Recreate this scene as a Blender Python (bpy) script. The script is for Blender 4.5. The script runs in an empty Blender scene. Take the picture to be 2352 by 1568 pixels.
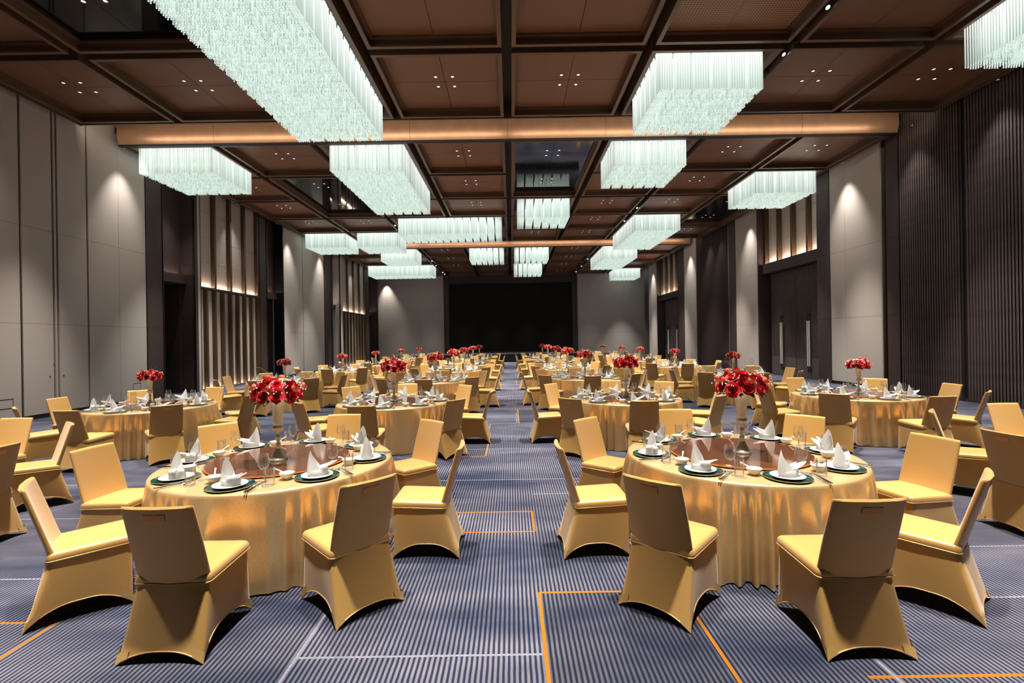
import bpy, math, random
from mathutils import Matrix, Vector, Euler
random.seed(7)
PI = math.pi
sc = bpy.context.scene
COL = sc.collection

# ------------------------------------------------------------------ camera, world, exposure
CAM_H, ROLL = 1.90, 0.0158
cd = bpy.data.cameras.new('camera')
cd.sensor_width = 36.0
cd.lens = 36.0 * 1111.0 / 2352.0
cd.shift_x = 2.0 / 2352.0
cd.shift_y = -4.0 / 2352.0
cd.clip_start, cd.clip_end = 0.05, 200
cam = bpy.data.objects.new('camera', cd)
COL.objects.link(cam)
c_, s_ = math.cos(ROLL), math.sin(ROLL)
cam.matrix_world = Matrix(((c_, s_, 0, 0), (0, 0, -1, 0), (-s_, c_, 0, CAM_H), (0, 0, 0, 1)))
sc.camera = cam
world = bpy.data.worlds.new('world')
sc.world = world
world.use_nodes = True
world.node_tree.nodes['Background'].inputs[0].default_value = (0.9, 0.95, 1.0, 1)
world.node_tree.nodes['Background'].inputs[1].default_value = 0.02
vs = sc.view_settings
vs.view_transform = 'Standard'
vs.look = 'None'
vs.exposure = 0.68
vs.gamma = 1.0
vs.use_curve_mapping = False
cy = sc.cycles
cy.max_bounces = 7
cy.diffuse_bounces = 4
cy.glossy_bounces = 3
cy.transmission_bounces = 4
cy.transparent_max_bounces = 12
cy.caustics_reflective = False
cy.caustics_refractive = False
cy.sample_clamp_indirect = 4.0
cy.sample_clamp_direct = 20.0
cy.use_light_tree = True
cy.use_denoising = True
cy.use_adaptive_sampling = True
cy.adaptive_threshold = 0.03
DOWN_W, WASH_W, COVE_W = 3500.0, 330.0, 7.0      # coffer downlights, wall washers, cove strips
ROD_GLOW = 0.74
DOWN_COL = (1.0, 0.93, 0.84)

# ------------------------------------------------------------------ helpers
def lin(r, g, b):
    f = lambda c: (c / 12.92 if c <= 0.04045 else ((c + 0.055) / 1.055) ** 2.4)
    return (f(r / 255), f(g / 255), f(b / 255), 1)

MATS = {}
def mat(name, col, rough=0.5, metal=0.0, spec=0.5, emit=None, estr=0.0, coat=0.0, sheen=0.0):
    m = bpy.data.materials.new(name); m.use_nodes = True
    p = m.node_tree.nodes['Principled BSDF']
    p.inputs['Base Color'].default_value = col if len(col) == 4 else (*col, 1)
    p.inputs['Roughness'].default_value = rough
    p.inputs['Metallic'].default_value = metal
    p.inputs['Specular IOR Level'].default_value = spec
    if coat:
        p.inputs['Coat Weight'].default_value = coat; p.inputs['Coat Roughness'].default_value = 0.05
    if sheen:
        p.inputs['Sheen Weight'].default_value = sheen
    if emit:
        p.inputs['Emission Color'].default_value = (*emit, 1); p.inputs['Emission Strength'].default_value = estr
    MATS[name] = m
    return m

def nd(m, kind, **kw):
    n = m.node_tree.nodes.new(kind)
    for k, v in kw.items(): setattr(n, k, v)
    return n
def lk(m, a, b): m.node_tree.links.new(a, b)
def P(m): return m.node_tree.nodes['Principled BSDF']
def ramp(m, fac, stops):
    r = nd(m, 'ShaderNodeValToRGB'); e = r.color_ramp.elements
    while len(e) < len(stops): e.new(0.5)
    for el, (p, c) in zip(e, stops): el.position = p; el.color = c
    lk(m, fac, r.inputs[0]); return r.outputs[0]
def noise(m, scale, detail=2.0, vec=None, rough=0.5):
    n = nd(m, 'ShaderNodeTexNoise'); n.inputs['Scale'].default_value = scale; n.inputs['Detail'].default_value = detail
    n.inputs['Roughness'].default_value = rough
    if vec is not None: lk(m, vec, n.inputs['Vector'])
    return n.outputs['Fac']
def coords(m, scale=(1, 1, 1), kind='Object'):
    t = nd(m, 'ShaderNodeTexCoord'); mp = nd(m, 'ShaderNodeMapping')
    mp.inputs['Scale'].default_value = scale
    lk(m, t.outputs[kind], mp.inputs['Vector']); return mp.outputs[0]
def bump(m, fac, strength, dist=0.01):
    b = nd(m, 'ShaderNodeBump'); b.inputs['Strength'].default_value = strength; b.inputs['Distance'].default_value = dist
    lk(m, fac, b.inputs['Height']); lk(m, b.outputs[0], P(m).inputs['Normal'])
def vary(m, c0, c1, scale, stretch=(1, 1, 1), detail=3.0, lo=0.3, hi=0.7, bmp=0.0):
    f = noise(m, scale, detail, coords(m, stretch))
    lk(m, ramp(m, f, [(lo, c0), (hi, c1)]), P(m).inputs['Base Color'])
    if bmp: bump(m, f, bmp)
    return m

class MB:
    def __init__(s): s.v = []; s.f = []
    def add(s, vs, fs):
        o = len(s.v); s.v += [tuple(p) for p in vs]; s.f += [tuple(i + o for i in q) for q in fs]; return s
    def box(s, x0, x1, y0, y1, z0, z1):
        if x0 > x1: x0, x1 = x1, x0
        return s.add([(x0, y0, z0), (x1, y0, z0), (x1, y1, z0), (x0, y1, z0), (x0, y0, z1), (x1, y0, z1), (x1, y1, z1), (x0, y1, z1)],
                     [(0, 3, 2, 1), (4, 5, 6, 7), (0, 1, 5, 4), (1, 2, 6, 5), (2, 3, 7, 6), (3, 0, 4, 7)])
    def grid(s, fn, nu, nv, cu=False):
        n0 = len(s.v)
        for j in range(nv):
            for i in range(nu): s.v.append(tuple(fn(i, j)))
        for j in range(nv - 1):
            for i in range(nu if cu else nu - 1):
                a = n0 + j * nu + i; b = n0 + j * nu + (i + 1) % nu
                s.f.append((a, b, b + nu, a + nu))
        return n0
    def lathe(s, prof, n=24, cap0=False, cap1=False, cx=0, cyy=0):
        n0 = s.grid(lambda i, j: (cx + prof[j][0] * math.cos(2 * PI * i / n), cyy + prof[j][0] * math.sin(2 * PI * i / n), prof[j][1]), n, len(prof), True)
        if cap0: s.f.append(tuple(n0 + i for i in range(n))[::-1])
        if cap1: s.f.append(tuple(n0 + (len(prof) - 1) * n + i for i in range(n)))
        return s
    def tube(s, pts, r, n=6):
        pts = [Vector(p) for p in pts]; rings = []
        for k, p in enumerate(pts):
            d = (pts[min(k + 1, len(pts) - 1)] - pts[max(k - 1, 0)]).normalized()
            a = d.cross(Vector((0, 0, 1)) if abs(d.z) < 0.9 else Vector((1, 0, 0))).normalized(); b = d.cross(a)
            rr = r[k] if isinstance(r, (list, tuple)) else r
            rings.append([p + (a * math.cos(2 * PI * i / n) + b * math.sin(2 * PI * i / n)) * rr for i in range(n)])
        n0 = s.grid(lambda i, j: rings[j][i], n, len(pts), True)
        s.f.append(tuple(n0 + i for i in range(n))[::-1]); s.f.append(tuple(n0 + (len(pts) - 1) * n + i for i in range(n)))
        return s
    def mesh(s, name, material, smooth=0):
        me = bpy.data.meshes.new(name); me.from_pydata(s.v, [], s.f); me.validate()
        if smooth:
            me.polygons.foreach_set('use_smooth', [True] * len(me.polygons))
            if smooth < 180: me.set_sharp_from_angle(angle=math.radians(smooth))
        for m in (material if isinstance(material, (list, tuple)) else [material]):
            me.materials.append(MATS[m] if isinstance(m, str) else m)
        me.update(); return me

def O(name, me, parent=None, loc=(0, 0, 0), rz=0.0, rot=None, scale=None):
    o = bpy.data.objects.new(name, me); COL.objects.link(o)
    o.location = loc; o.rotation_euler = rot if rot else (0, 0, rz)
    if scale is not None: o.scale = (scale,) * 3 if isinstance(scale, (int, float)) else scale
    if parent: o.parent = parent
    return o
def E(name, loc=(0, 0, 0), rz=0.0): return O(name, None, None, loc, rz)
def tag(o, label, cat, group=None):
    o['label'] = label; o['category'] = cat
    if group: o['group'] = group
    return o
def struct(o): o['kind'] = 'structure'; return o
def stuff(o): o['kind'] = 'stuff'; return o
def lamp(name, kind, loc, power, color, **kw):
    l = bpy.data.lights.new(name, kind); l.energy = power; l.color = color
    for k, v in kw.items():
        if k not in ('aim',): setattr(l, k, v)
    o = bpy.data.objects.new(name, l); COL.objects.link(o); o.location = loc
    if 'aim' in kw:
        o.rotation_euler = (Vector(kw['aim']) - Vector(loc)).to_track_quat('-Z', 'Y').to_euler()
    return o

ORD = 'first second third fourth fifth sixth seventh eighth ninth tenth eleventh twelfth thirteenth fourteenth fifteenth sixteenth seventeenth eighteenth nineteenth twentieth twenty-first twenty-second twenty-third twenty-fourth'.split()

# ------------------------------------------------------------------ materials
GOLD = (0.63, 0.365, 0.10, 1)
m = mat('gold_spandex', GOLD, 0.42, 0.25, 0.5, sheen=0.25)
f = noise(m, 900, 2, coords(m, (1, 1, 1)))
lk(m, ramp(m, f, [(0.3, (0.60, 0.335, 0.086, 1)), (0.7, (0.67, 0.385, 0.108, 1))]), P(m).inputs['Base Color'])
m = mat('gold_spandex_painted_glow', (0.95, 0.42, 0.09), 0.6, 0.0)  # orange imitates light passing through the cover at the handle opening
m = mat('gold_piping', (0.66, 0.42, 0.15), 0.35, 0.3)
m = mat('gold_satin', (0.66, 0.40, 0.14), 0.30, 0.55)
f = noise(m, 260, 2, coords(m, (1, 1, 0.15)))
lk(m, ramp(m, f, [(0.3, (0.70, 0.475, 0.215, 1)), (0.7, (0.82, 0.58, 0.285, 1))]), P(m).inputs['Base Color'])
mat('brown_glass', (0.115, 0.045, 0.023), 0.04, 0.0, 0.6, coat=0.6)
mat('amber_edge', (0.55, 0.15, 0.03), 0.2, 0.0)
mat('champagne_metal', (0.93, 0.93, 0.75), 0.26, 0.3)
mat('rose_red', (0.62, 0.012, 0.028), 0.6, 0, 0.25)
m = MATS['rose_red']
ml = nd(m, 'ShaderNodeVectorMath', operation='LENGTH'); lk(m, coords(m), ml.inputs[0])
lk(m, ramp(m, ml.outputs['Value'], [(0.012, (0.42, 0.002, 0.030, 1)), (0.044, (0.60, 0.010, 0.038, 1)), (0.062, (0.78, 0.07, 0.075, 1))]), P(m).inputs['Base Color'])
mat('carnation_red', (0.40, 0.008, 0.02), 0.6)
mat('ranunculus_coral', (0.78, 0.16, 0.09), 0.5)
mat('cream_petal', (0.80, 0.66, 0.42), 0.5)
mat('white_bloom', (0.85, 0.85, 0.80), 0.5)
mat('leaf_green', (0.035, 0.10, 0.045), 0.45)
mat('leaf_light', (0.16, 0.26, 0.06), 0.45)
mat('twig_brown', (0.10, 0.08, 0.03), 0.6)
m = mat('napkin_white', (0.84, 0.84, 0.83), 0.7)
tl = nd(m, 'ShaderNodeBsdfTranslucent'); tl.inputs[0].default_value = (0.84, 0.85, 0.84, 1); mx = nd(m, 'ShaderNodeMixShader'); mx.inputs[0].default_value = 0.38
lk(m, P(m).outputs[0], mx.inputs[1]); lk(m, tl.outputs[0], mx.inputs[2]); lk(m, mx.outputs[0], m.node_tree.nodes['Material Output'].inputs[0])
mat('porcelain', (0.86, 0.85, 0.82), 0.12, 0, 0.5, coat=0.3)
m = mat('green_marble', (0.01, 0.07, 0.045), 0.12, 0, 0.6, coat=0.4)
f = noise(m, 22, 6, coords(m), 0.7)
lk(m, ramp(m, f, [(0.35, (0.002, 0.014, 0.020, 1)), (0.55, (0.004, 0.045, 0.030, 1)), (0.72, (0.03, 0.16, 0.10, 1))]), P(m).inputs['Base Color'])
mat('silver', (0.75, 0.75, 0.76), 0.14, 1.0)
mat('black_lacquer', (0.012, 0.011, 0.012), 0.25)
# thin clear glass: mostly see-through, mirror-like at grazing angles
m = mat('clear_glass', (1, 1, 1), 0.02)
nt = m.node_tree
tr = nd(m, 'ShaderNodeBsdfTransparent'); tr.inputs[0].default_value = (0.975, 0.98, 0.975, 1)
gl = nd(m, 'ShaderNodeBsdfGlossy'); gl.inputs['Roughness'].default_value = 0.06
lw = nd(m, 'ShaderNodeLayerWeight'); lw.inputs[0].default_value = 0.22
mx = nd(m, 'ShaderNodeMixShader')
mm = nd(m, 'ShaderNodeMath', operation='MULTIPLY_ADD'); mm.inputs[1].default_value = 0.5; mm.inputs[2].default_value = 0.08
lk(m, lw.outputs['Fresnel'], mm.inputs[0]); lk(m, mm.outputs[0], mx.inputs[0]); lk(m, tr.outputs[0], mx.inputs[1]); lk(m, gl.outputs[0], mx.inputs[2])
df = nd(m, 'ShaderNodeBsdfDiffuse'); df.inputs[0].default_value = (0.95, 0.97, 0.96, 1)  # white mixed in towards the edges stands in for rim highlights
l2 = nd(m, 'ShaderNodeLayerWeight'); l2.inputs[0].default_value = 0.5
pw = nd(m, 'ShaderNodeMath', operation='POWER'); lk(m, l2.outputs['Facing'], pw.inputs[0]); pw.inputs[1].default_value = 4.0
ms = nd(m, 'ShaderNodeMath', operation='MULTIPLY_ADD'); lk(m, pw.outputs[0], ms.inputs[0]); ms.inputs[1].default_value = 0.32; ms.inputs[2].default_value = 0.025
m2 = nd(m, 'ShaderNodeMixShader'); lk(m, ms.outputs[0], m2.inputs[0]); lk(m, mx.outputs[0], m2.inputs[1]); lk(m, df.outputs[0], m2.inputs[2])
lk(m, m2.outputs[0], nt.nodes['Material Output'].inputs[0])
# chandelier rods: glass light-guides lit from the fitting above, tips glow
m = mat('glass_rod', (0.50, 0.58, 0.54), 0.12, 0, 0.6)
cv = coords(m, (47, 47, 0.0)); nz = noise(m, 1.0, 2, cv)
tc = nd(m, 'ShaderNodeTexCoord'); sx = nd(m, 'ShaderNodeSeparateXYZ'); lk(m, tc.outputs['Object'], sx.inputs[0])
zr = nd(m, 'ShaderNodeMapRange'); zr.inputs[1].default_value = -0.88; zr.inputs[2].default_value = -0.02; zr.inputs[3].default_value = 0.58; zr.inputs[4].default_value = 0.95
lk(m, sx.outputs['Z'], zr.inputs[0])
ge = nd(m, 'ShaderNodeNewGeometry'); sn = nd(m, 'ShaderNodeSeparateXYZ'); lk(m, ge.outputs['Normal'], sn.inputs[0])
tip = nd(m, 'ShaderNodeMath', operation='LESS_THAN'); lk(m, sn.outputs['Z'], tip.inputs[0]); tip.inputs[1].default_value = -0.5
a1 = nd(m, 'ShaderNodeMath', operation='MULTIPLY'); lk(m, zr.outputs[0], a1.inputs[0]); lk(m, ramp(m, nz, [(0.35, (0.24, 0.24, 0.24, 1)), (0.64, (1, 1, 1, 1))]), a1.inputs[1])
a2 = nd(m, 'ShaderNodeMath', operation='MULTIPLY_ADD'); lk(m, tip.outputs[0], a2.inputs[0]); a2.inputs[1].default_value = 0.7; lk(m, a1.outputs[0], a2.inputs[2])
a3 = nd(m, 'ShaderNodeMath', operation='MULTIPLY'); lk(m, a2.outputs[0], a3.inputs[0]); a3.inputs[1].default_value = ROD_GLOW
lk(m, ramp(m, zr.outputs[0], [(0.45, (0.72, 0.87, 0.785, 1)), (1.0, (0.98, 1.0, 0.985, 1))]), P(m).inputs['Emission Color'])
lk(m, a3.outputs[0], P(m).inputs['Emission Strength'])
m.cycles.emission_sampling = 'NONE'
m = mat('lens_glow', (0.9, 0.9, 0.9), 0.3, emit=(0.88, 0.92, 1.0), estr=0.9); m.cycles.emission_sampling = 'NONE'
m = mat('spot_glow', (0.9, 0.9, 0.9), 0.3, emit=(1.0, 0.97, 0.92), estr=5.0); m.cycles.emission_sampling = 'NONE'
m = mat('ceiling_wood', (0.12, 0.048, 0.022), 0.42)
vary(m, (0.180, 0.082, 0.041, 1), (0.220, 0.104, 0.054, 1), 40, (0.3, 6, 1))
m = mat('ceiling_wood_perforated', (0.12, 0.05, 0.02), 0.5)
vec = coords(m, (16, 16, 16))
fr = nd(m, 'ShaderNodeVectorMath', operation='FRACTION'); lk(m, vec, fr.inputs[0])
ds = nd(m, 'ShaderNodeVectorMath', operation='DISTANCE'); lk(m, fr.outputs[0], ds.inputs[0]); ds.inputs[1].default_value = (0.5, 0.5, 0.0)
fl = nd(m, 'ShaderNodeVectorMath', operation='MULTIPLY'); lk(m, fr.outputs[0], fl.inputs[0]); fl.inputs[1].default_value = (1, 1, 0)
lk(m, fl.outputs[0], ds.inputs[0])
lt = nd(m, 'ShaderNodeMath', operation='LESS_THAN'); lk(m, ds.outputs['Value'], lt.inputs[0]); lt.inputs[1].default_value = 0.24
lk(m, ramp(m, lt.outputs[0], [(0.4, (0.34, 0.17, 0.075, 1)), (0.6, (0.02, 0.01, 0.006, 1))]), P(m).inputs['Base Color'])
mat('ceiling_mirror', (0.006, 0.006, 0.007), 0.05, 0, 0.6)
mat('coffer_trim', (0.15, 0.086, 0.053), 0.40, 0.2)
mat('channel_black', (0.010, 0.008, 0.007), 0.6)
m = mat('copper', (0.6, 0.33, 0.19), 0.34, 0.55)
vary(m, (0.57, 0.315, 0.18, 1), (0.65, 0.37, 0.215, 1), 3)
m = mat('wall_fabric', (0.34, 0.30, 0.265), 0.85)
vary(m, (0.415, 0.362, 0.322, 1), (0.475, 0.417, 0.373, 1), 60, (1, 1, 4), 4, bmp=0.1)
m = mat('dark_wood', (0.022, 0.014, 0.014), 0.55, 0, 0.35)
vary(m, (0.034, 0.0205, 0.020, 1), (0.070, 0.045, 0.043, 1), 30, (3, 3, 0.3), 4)
m = mat('slat_wood', (0.035, 0.024, 0.022), 0.5, 0, 0.35)
vary(m, (0.075, 0.052, 0.049, 1), (0.14, 0.103, 0.096, 1), 12, (3, 3, 0.3), 4)
mat('fin_brown', (0.085, 0.050, 0.024), 0.42, 0.2)
mat('black_metal', (0.008, 0.008, 0.008), 0.4)
mat('pale_edge', (0.34, 0.27, 0.22), 0.35, 0.5)
mat('handle_white', (0.74, 0.72, 0.70), 0.25, 0.3)
m = mat('screen_black', (0.007, 0.006, 0.006), 0.7, 0, 0.2)
mat('stage_skirt', (0.008, 0.008, 0.010), 0.6)
mat('stage_top', (0.02, 0.02, 0.025), 0.4)
m = mat('cove_glow', (0.9, 0.9, 0.9), 0.4, emit=(1.0, 0.78, 0.6), estr=2.0); m.cycles.emission_sampling = 'NONE'
# carpet: fine stripes along the hall in drifting blocks
def carpet(name, lightness):
    m = mat(name, (0.1, 0.1, 0.15), 0.95, 0, 0.1)
    tc = nd(m, 'ShaderNodeTexCoord'); sx = nd(m, 'ShaderNodeSeparateXYZ'); lk(m, tc.outputs['Object'], sx.inputs[0])
    w = nd(m, 'ShaderNodeMath', operation='MULTIPLY'); lk(m, sx.outputs['X'], w.inputs[0]); w.inputs[1].default_value = 2 * PI / 0.0315
    wn = nd(m, 'ShaderNodeMath', operation='ADD'); lk(m, w.outputs[0], wn.inputs[0])
    lk(m, noise(m, 9, 2, coords(m, (1, 1, 1))), wn.inputs[1])
    sn = nd(m, 'ShaderNodeMath', operation='SINE'); lk(m, wn.outputs[0], sn.inputs[0])
    fz = noise(m, 420, 2, coords(m, (1, 1, 1)), 0.7)
    ad = nd(m, 'ShaderNodeMath', operation='MULTIPLY_ADD'); lk(m, fz, ad.inputs[0]); ad.inputs[1].default_value = 1.6; lk(m, sn.outputs[0], ad.inputs[2])
    st = nd(m, 'ShaderNodeMapRange'); st.inputs[1].default_value = 0.3; st.inputs[2].default_value = 1.3; lk(m, ad.outputs[0], st.inputs[0])
    big = noise(m, 1.0, 3, coords(m, (0.5, 1.3, 1)), 0.6)
    lo = ramp(m, big, [(0.35, (0.006, 0.010, 0.026, 1)), (0.7, (0.017 * lightness, 0.023 * lightness, 0.046 * lightness, 1))])
    hi = ramp(m, big, [(0.35, (0.038 * lightness, 0.042 * lightness, 0.068 * lightness, 1)), (0.66, (0.165 * lightness, 0.152 * lightness, 0.172 * lightness, 1))])
    mix = nd(m, 'ShaderNodeMix', data_type='RGBA'); lk(m, st.outputs[0], mix.inputs['Factor']); lk(m, lo, mix.inputs['A']); lk(m, hi, mix.inputs['B'])
    lk(m, mix.outputs['Result'], P(m).inputs['Base Color'])
    bump(m, fz, 0.3, 0.004)
carpet('carpet_stripe', 1.0)
carpet('carpet_pale', 1.25)
carpet('carpet_dark', 0.7)
m = mat('carpet_orange', (0.42, 0.16, 0.015), 0.95, 0, 0.1); vary(m, (0.20, 0.068, 0.005, 1), (0.38, 0.15, 0.018, 1), 300)
m = mat('carpet_line', (0.42, 0.40, 0.47), 0.95, 0, 0.1); vary(m, (0.09, 0.10, 0.15, 1), (0.30, 0.285, 0.32, 1), 120)

# ------------------------------------------------------------------ room numbers
WX, ZC, ZT = 12.55, 8.27, 8.95
Y_REAR, Y_BACK = -5.0, 47.9

# floor with the woven pattern: cells cut along the pattern's lines
LN = []                      # (x0, x1, y0, y1, material)
def ln(x0, y0, x1, y1, mt='o', w=0.024):
    if abs(x1 - x0) > abs(y1 - y0): LN.append((min(x0, x1), max(x0, x1), y0 - w / 2, y0 + w / 2, mt))
    else: LN.append((x0 - w / 2, x0 + w / 2, min(y0, y1), max(y0, y1), mt))
for a in [(0.18, 3.63, 1.23, 3.63), (0.18, 2.2, 0.18, 3.63), (1.23, 2.2, 1.23, 3.63), (1.95, 2.68, 3.4, 2.68), (-1.4, 5.35, 0.2, 5.35), (0.2, 4.79, 0.2, 5.35), (-1.4, 4.79, 0.2, 4.79),
          (-3.9, 3.34, -3.16, 3.34), (-3.16, 2.2, -3.16, 3.34), (-1.9, 7.93, -0.45, 7.93), (-0.45, 7.93, -0.45, 9.85), (-1.9, 9.85, -0.45, 9.85), (0.15, 11.05, 0.15, 13.2), (0.15, 11.05, 1.6, 11.05), (0.15, 13.2, 1.6, 13.2),
          (4.95, 6.2, 7.6, 6.2), (5.8, 7.06, 8.6, 7.06), (3.5, 11.7, 4.7, 11.7), (4.7, 9.3, 4.7, 11.7), (-0.6, 15.0, 0.13, 15.0), (0.13, 14.2, 0.13, 15.0), (-1.2, 18.0, -0.45, 18.0), (-0.45, 18.0, -0.45, 21), (0.2, 20.0, 0.2, 23.0), (-4.9, 7.5, -4.9, 9.5), (-4.9, 7.5, -3.6, 7.5), (-9.5, 9.4, -8.2, 9.4), (-9.5, 10.6, -8.0, 10.6), (8.6, 8.2, 9.8, 8.2), (8.9, 10.2, 10.4, 10.2)]:
    ln(*a)
for a in [(-1.4, 6.58, 0.9, 6.58), (-1.33, 2.92, 0.16, 2.92), (-1.33, 2.2, -1.33, 3.6), (3.1, 3.47, 4.6, 3.47), (-4.6, 3.97, -3.6, 3.97), (2.1, 1.9, 2.1, 3.2), (-6.4, 6.63, -5.3, 6.63), (-5.6, 5.35, -4.5, 5.35), (0.24, 5.95, 1.2, 5.95), (-1.6, 8.45, 1.4, 8.45), (-0.5, 9.85, -0.5, 11.0), (-1.5, 11.0, 0.15, 11.0), (-1.6, 12.6, 1.4, 12.6), (0.1, 12.6, 0.1, 11.1), (-1.6, 16.4, 1.4, 16.4), (-1.6, 19.1, 1.4, 19.1), (-1.6, 24.3, 1.4, 24.3), (-10.5, 8.6, -8.4, 8.6), (-10.8, 11.9, -8.1, 11.9), (8.0, 9.2, 10.6, 9.2), (3.0, 4.3, 4.6, 4.3)]:
    ln(*a, mt='w', w=0.018)
PATCH = [(-1.33, 0.16, 2.0, 3.3, 'p'), (-4.6, -3.2, 3.34, 4.4, 'p'), (-1.4, 0.2, 4.79, 5.35, 'p'), (0.18, 1.23, 2.0, 3.63, 'd'), (-0.5, 1.4, 8.1, 9.7, 'p'), (0.15, 1.6, 11.05, 13.2, 'd'), (4.6, 7.6, 6.2, 7.06, 'p'), (-1.6, 0.15, 11.0, 12.6, 'p'), (-1.9, -0.45, 7.93, 9.85, 'd'), (-1.4, 1.4, 14.2, 16.4, 'p'), (-1.5, 1.4, 19.1, 21, 'p'), (-7.4, -5.3, 5.35, 6.63, 'p'), (3.1, 4.6, 3.47, 4.3, 'p')]
RECTS = PATCH + LN
MI = {'o': 1, 'w': 2, 'p': 3, 'd': 4}
xs = sorted({-14.4, 14.4, *[v for r in RECTS for v in r[:2]]}); ys = sorted({Y_REAR, Y_BACK + 0.4, *[v for r in RECTS for v in r[2:4]]})
b = MB(); mi = []
nx = len(xs)
b.v = [(x, y, 0) for y in ys for x in xs]
for j in range(len(ys) - 1):
    for i in range(nx - 1):
        b.f.append((j * nx + i, j * nx + i + 1, (j + 1) * nx + i + 1, (j + 1) * nx + i))
        cx_, cyy_ = (xs[i] + xs[i + 1]) / 2, (ys[j] + ys[j + 1]) / 2; k = 0
        for r in RECTS:
            if r[0] <= cx_ <= r[1] and r[2] <= cyy_ <= r[3]: k = MI[r[4]]
        mi.append(k)
me = b.mesh('floor', ['carpet_stripe', 'carpet_orange', 'carpet_line', 'carpet_pale', 'carpet_dark'])
me.polygons.foreach_set('material_index', mi)
struct(O('floor', me))

# ------------------------------------------------------------------ ceiling
ceiling = struct(E('ceiling'))
XE = [-12.3, -9.42, -6.28, -3.14, 0.0, 3.14, 6.28, 9.42, 12.3]
Y1 = [0.75, 4.05, 7.35, 10.65, 13.95]
Y2 = [15.45, 18.6, 21.75, 24.9, 28.1, 31.3]
Y3 = [33.2, 36.8, 40.45, 44.1, 47.75]
ROWS = [(Y1, 'before the first copper beam'), (Y2, 'past the first copper beam'), (Y3, 'past the second copper beam')]
# spans: (column, module, row, columns, rows, kind)
SP = {}
def span(c, mo, r, nc=1, nr=1, kind='chandelier'):
    for i in range(nc):
        for j in range(nr): SP[(c + i, mo, r + j)] = None
    SP[(c, mo, r)] = (nc, nr, kind)
for a in [(2, 0, 2, 1, 2), (5, 0, 3), (7, 0, 2), (0, 1, 0), (2, 1, 0, 1, 2), (5, 1, 0), (7, 1, 1), (4, 1, 2), (2, 1, 3, 2, 1), (0, 1, 4), (1, 1, 4), (6, 1, 3, 1, 2),
          (1, 2, 0), (3, 2, 0), (4, 2, 0), (6, 2, 0, 1, 2), (0, 2, 2, 2, 1), (4, 2, 2), (7, 2, 3)]: span(*a)
span(1, 0, 2, 1, 1, 'mirror'); span(1, 1, 1, 1, 2, 'mirror'); span(4, 1, 0, 1, 2, 'mirror'); span(7, 1, 2, 1, 2, 'mirror'); span(5, 0, 2, 1, 1, 'perforated')
FR, PN = {}, {}
def frame_mesh(w, l):
    k = (round(w, 3), round(l, 3))
    if k not in FR:
        b = MB(); W, L = w / 2, l / 2
        def ring(o, i, z0, z1):
            b.box(-W + o, W - o, -L + o, -L + i, z0, z1); b.box(-W + o, W - o, L - i, L - o, z0, z1)
            b.box(-W + o, -W + i, -L + i, L - i, z0, z1); b.box(W - i, W - o, -L + i, L - i, z0, z1)
        ring(0, 0.09, 0, 0.045); ring(0.015, 0.05, 0.045, 0.40); ring(0.05, 0.15, 0.17, 0.215); ring(0.05, 0.08, 0.215, 0.4)
        FR[k] = b.mesh('coffer_frame', 'coffer_trim')
    return FR[k]
def panel_mesh(w, l, mt):
    k = (round(w, 3), round(l, 3), mt)
    if k not in PN:
        PN[k] = MB().box(-w / 2, w / 2, -l / 2, l / 2, 0, 0.03).mesh('ceiling_panel', mt)
    return PN[k]
b = MB().lathe([(0.055, 0.0), (0.06, -0.006), (0.047, -0.008), (0.040, 0.0)], 16)
DL_RING = b.mesh('downlight_ring', 'coffer_trim', 40)
DL_LENS = MB().lathe([(0.0, -0.004), (0.03, -0.003), (0.042, 0.002)], 12).mesh('downlight_lens', 'lens_glow', 60)
COLN = ['outermost left', 'second left', 'third left', 'left centre', 'right centre', 'third right', 'second right', 'outermost right']
def coffer(c, mo, r, nc, nr, kind):
    ys_ = ROWS[mo][0]
    x0, x1, y0, y1 = XE[c] + 0.11, XE[c + nc] - 0.11, ys_[r] + 0.11, ys_[r + nr] - 0.11
    w, l, cx, cyy = x1 - x0, y1 - y0, (x0 + x1) / 2, (y0 + y1) / 2
    fr = O('coffer_frame', frame_mesh(w, l), ceiling, (cx, cyy, ZC))
    mt = {'chandelier': 'channel_black', 'mirror': 'ceiling_mirror', 'perforated': 'ceiling_wood_perforated'}.get(kind, 'ceiling_wood')
    iw, il = w - 0.12, l - 0.12
    if kind == 'chandelier':
        O('backing_panel', panel_mesh(iw, il, mt), fr, (0, 0, 0.33)); return
    pw = iw / 2 - 0.006; nq = 2 * nr; pl = il / nq - 0.012
    for i in (-1, 1):
        for j in range(nq):
            O('ceiling_panel', panel_mesh(pw, pl, mt), fr, (i * (pw / 2 + 0.006), -il / 2 + (j + 0.5) * il / nq, 0.21))
    vis = mo > 0 or r >= 2
    for q in range(nr):
        oy = cyy - il / 2 + (q + 0.5) * il / nr
        if vis:
            for i in (-1, 1):
                for j in (-1, 1):
                    d = O('downlight', DL_RING, None, (cx + i * 0.21, oy + j * 0.23, ZC + 0.21))
                    O('lens', DL_LENS, d)
                    tag(d, f"{'near' if j < 0 else 'far'}-{'left' if i < 0 else 'right'} recessed downlight, {COLN[c]} coffer, {ORD[r + q - (2 if mo == 0 else 0)]} row {ROWS[mo][1]}",
                        'downlight', 'downlights in the ceiling coffers')
        lamp('downlight_lamp', 'SPOT', (cx, oy, ZC + 0.16), DOWN_W * (1.1 if mo == 0 else (0.25 if mo == 2 and r == 3 else 1.4)), DOWN_COL, spot_size=math.radians(45), spot_blend=1.0, shadow_soft_size=0.04 if kind == 'mirror' else 0.14, aim=(cx, oy, 0))
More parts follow.
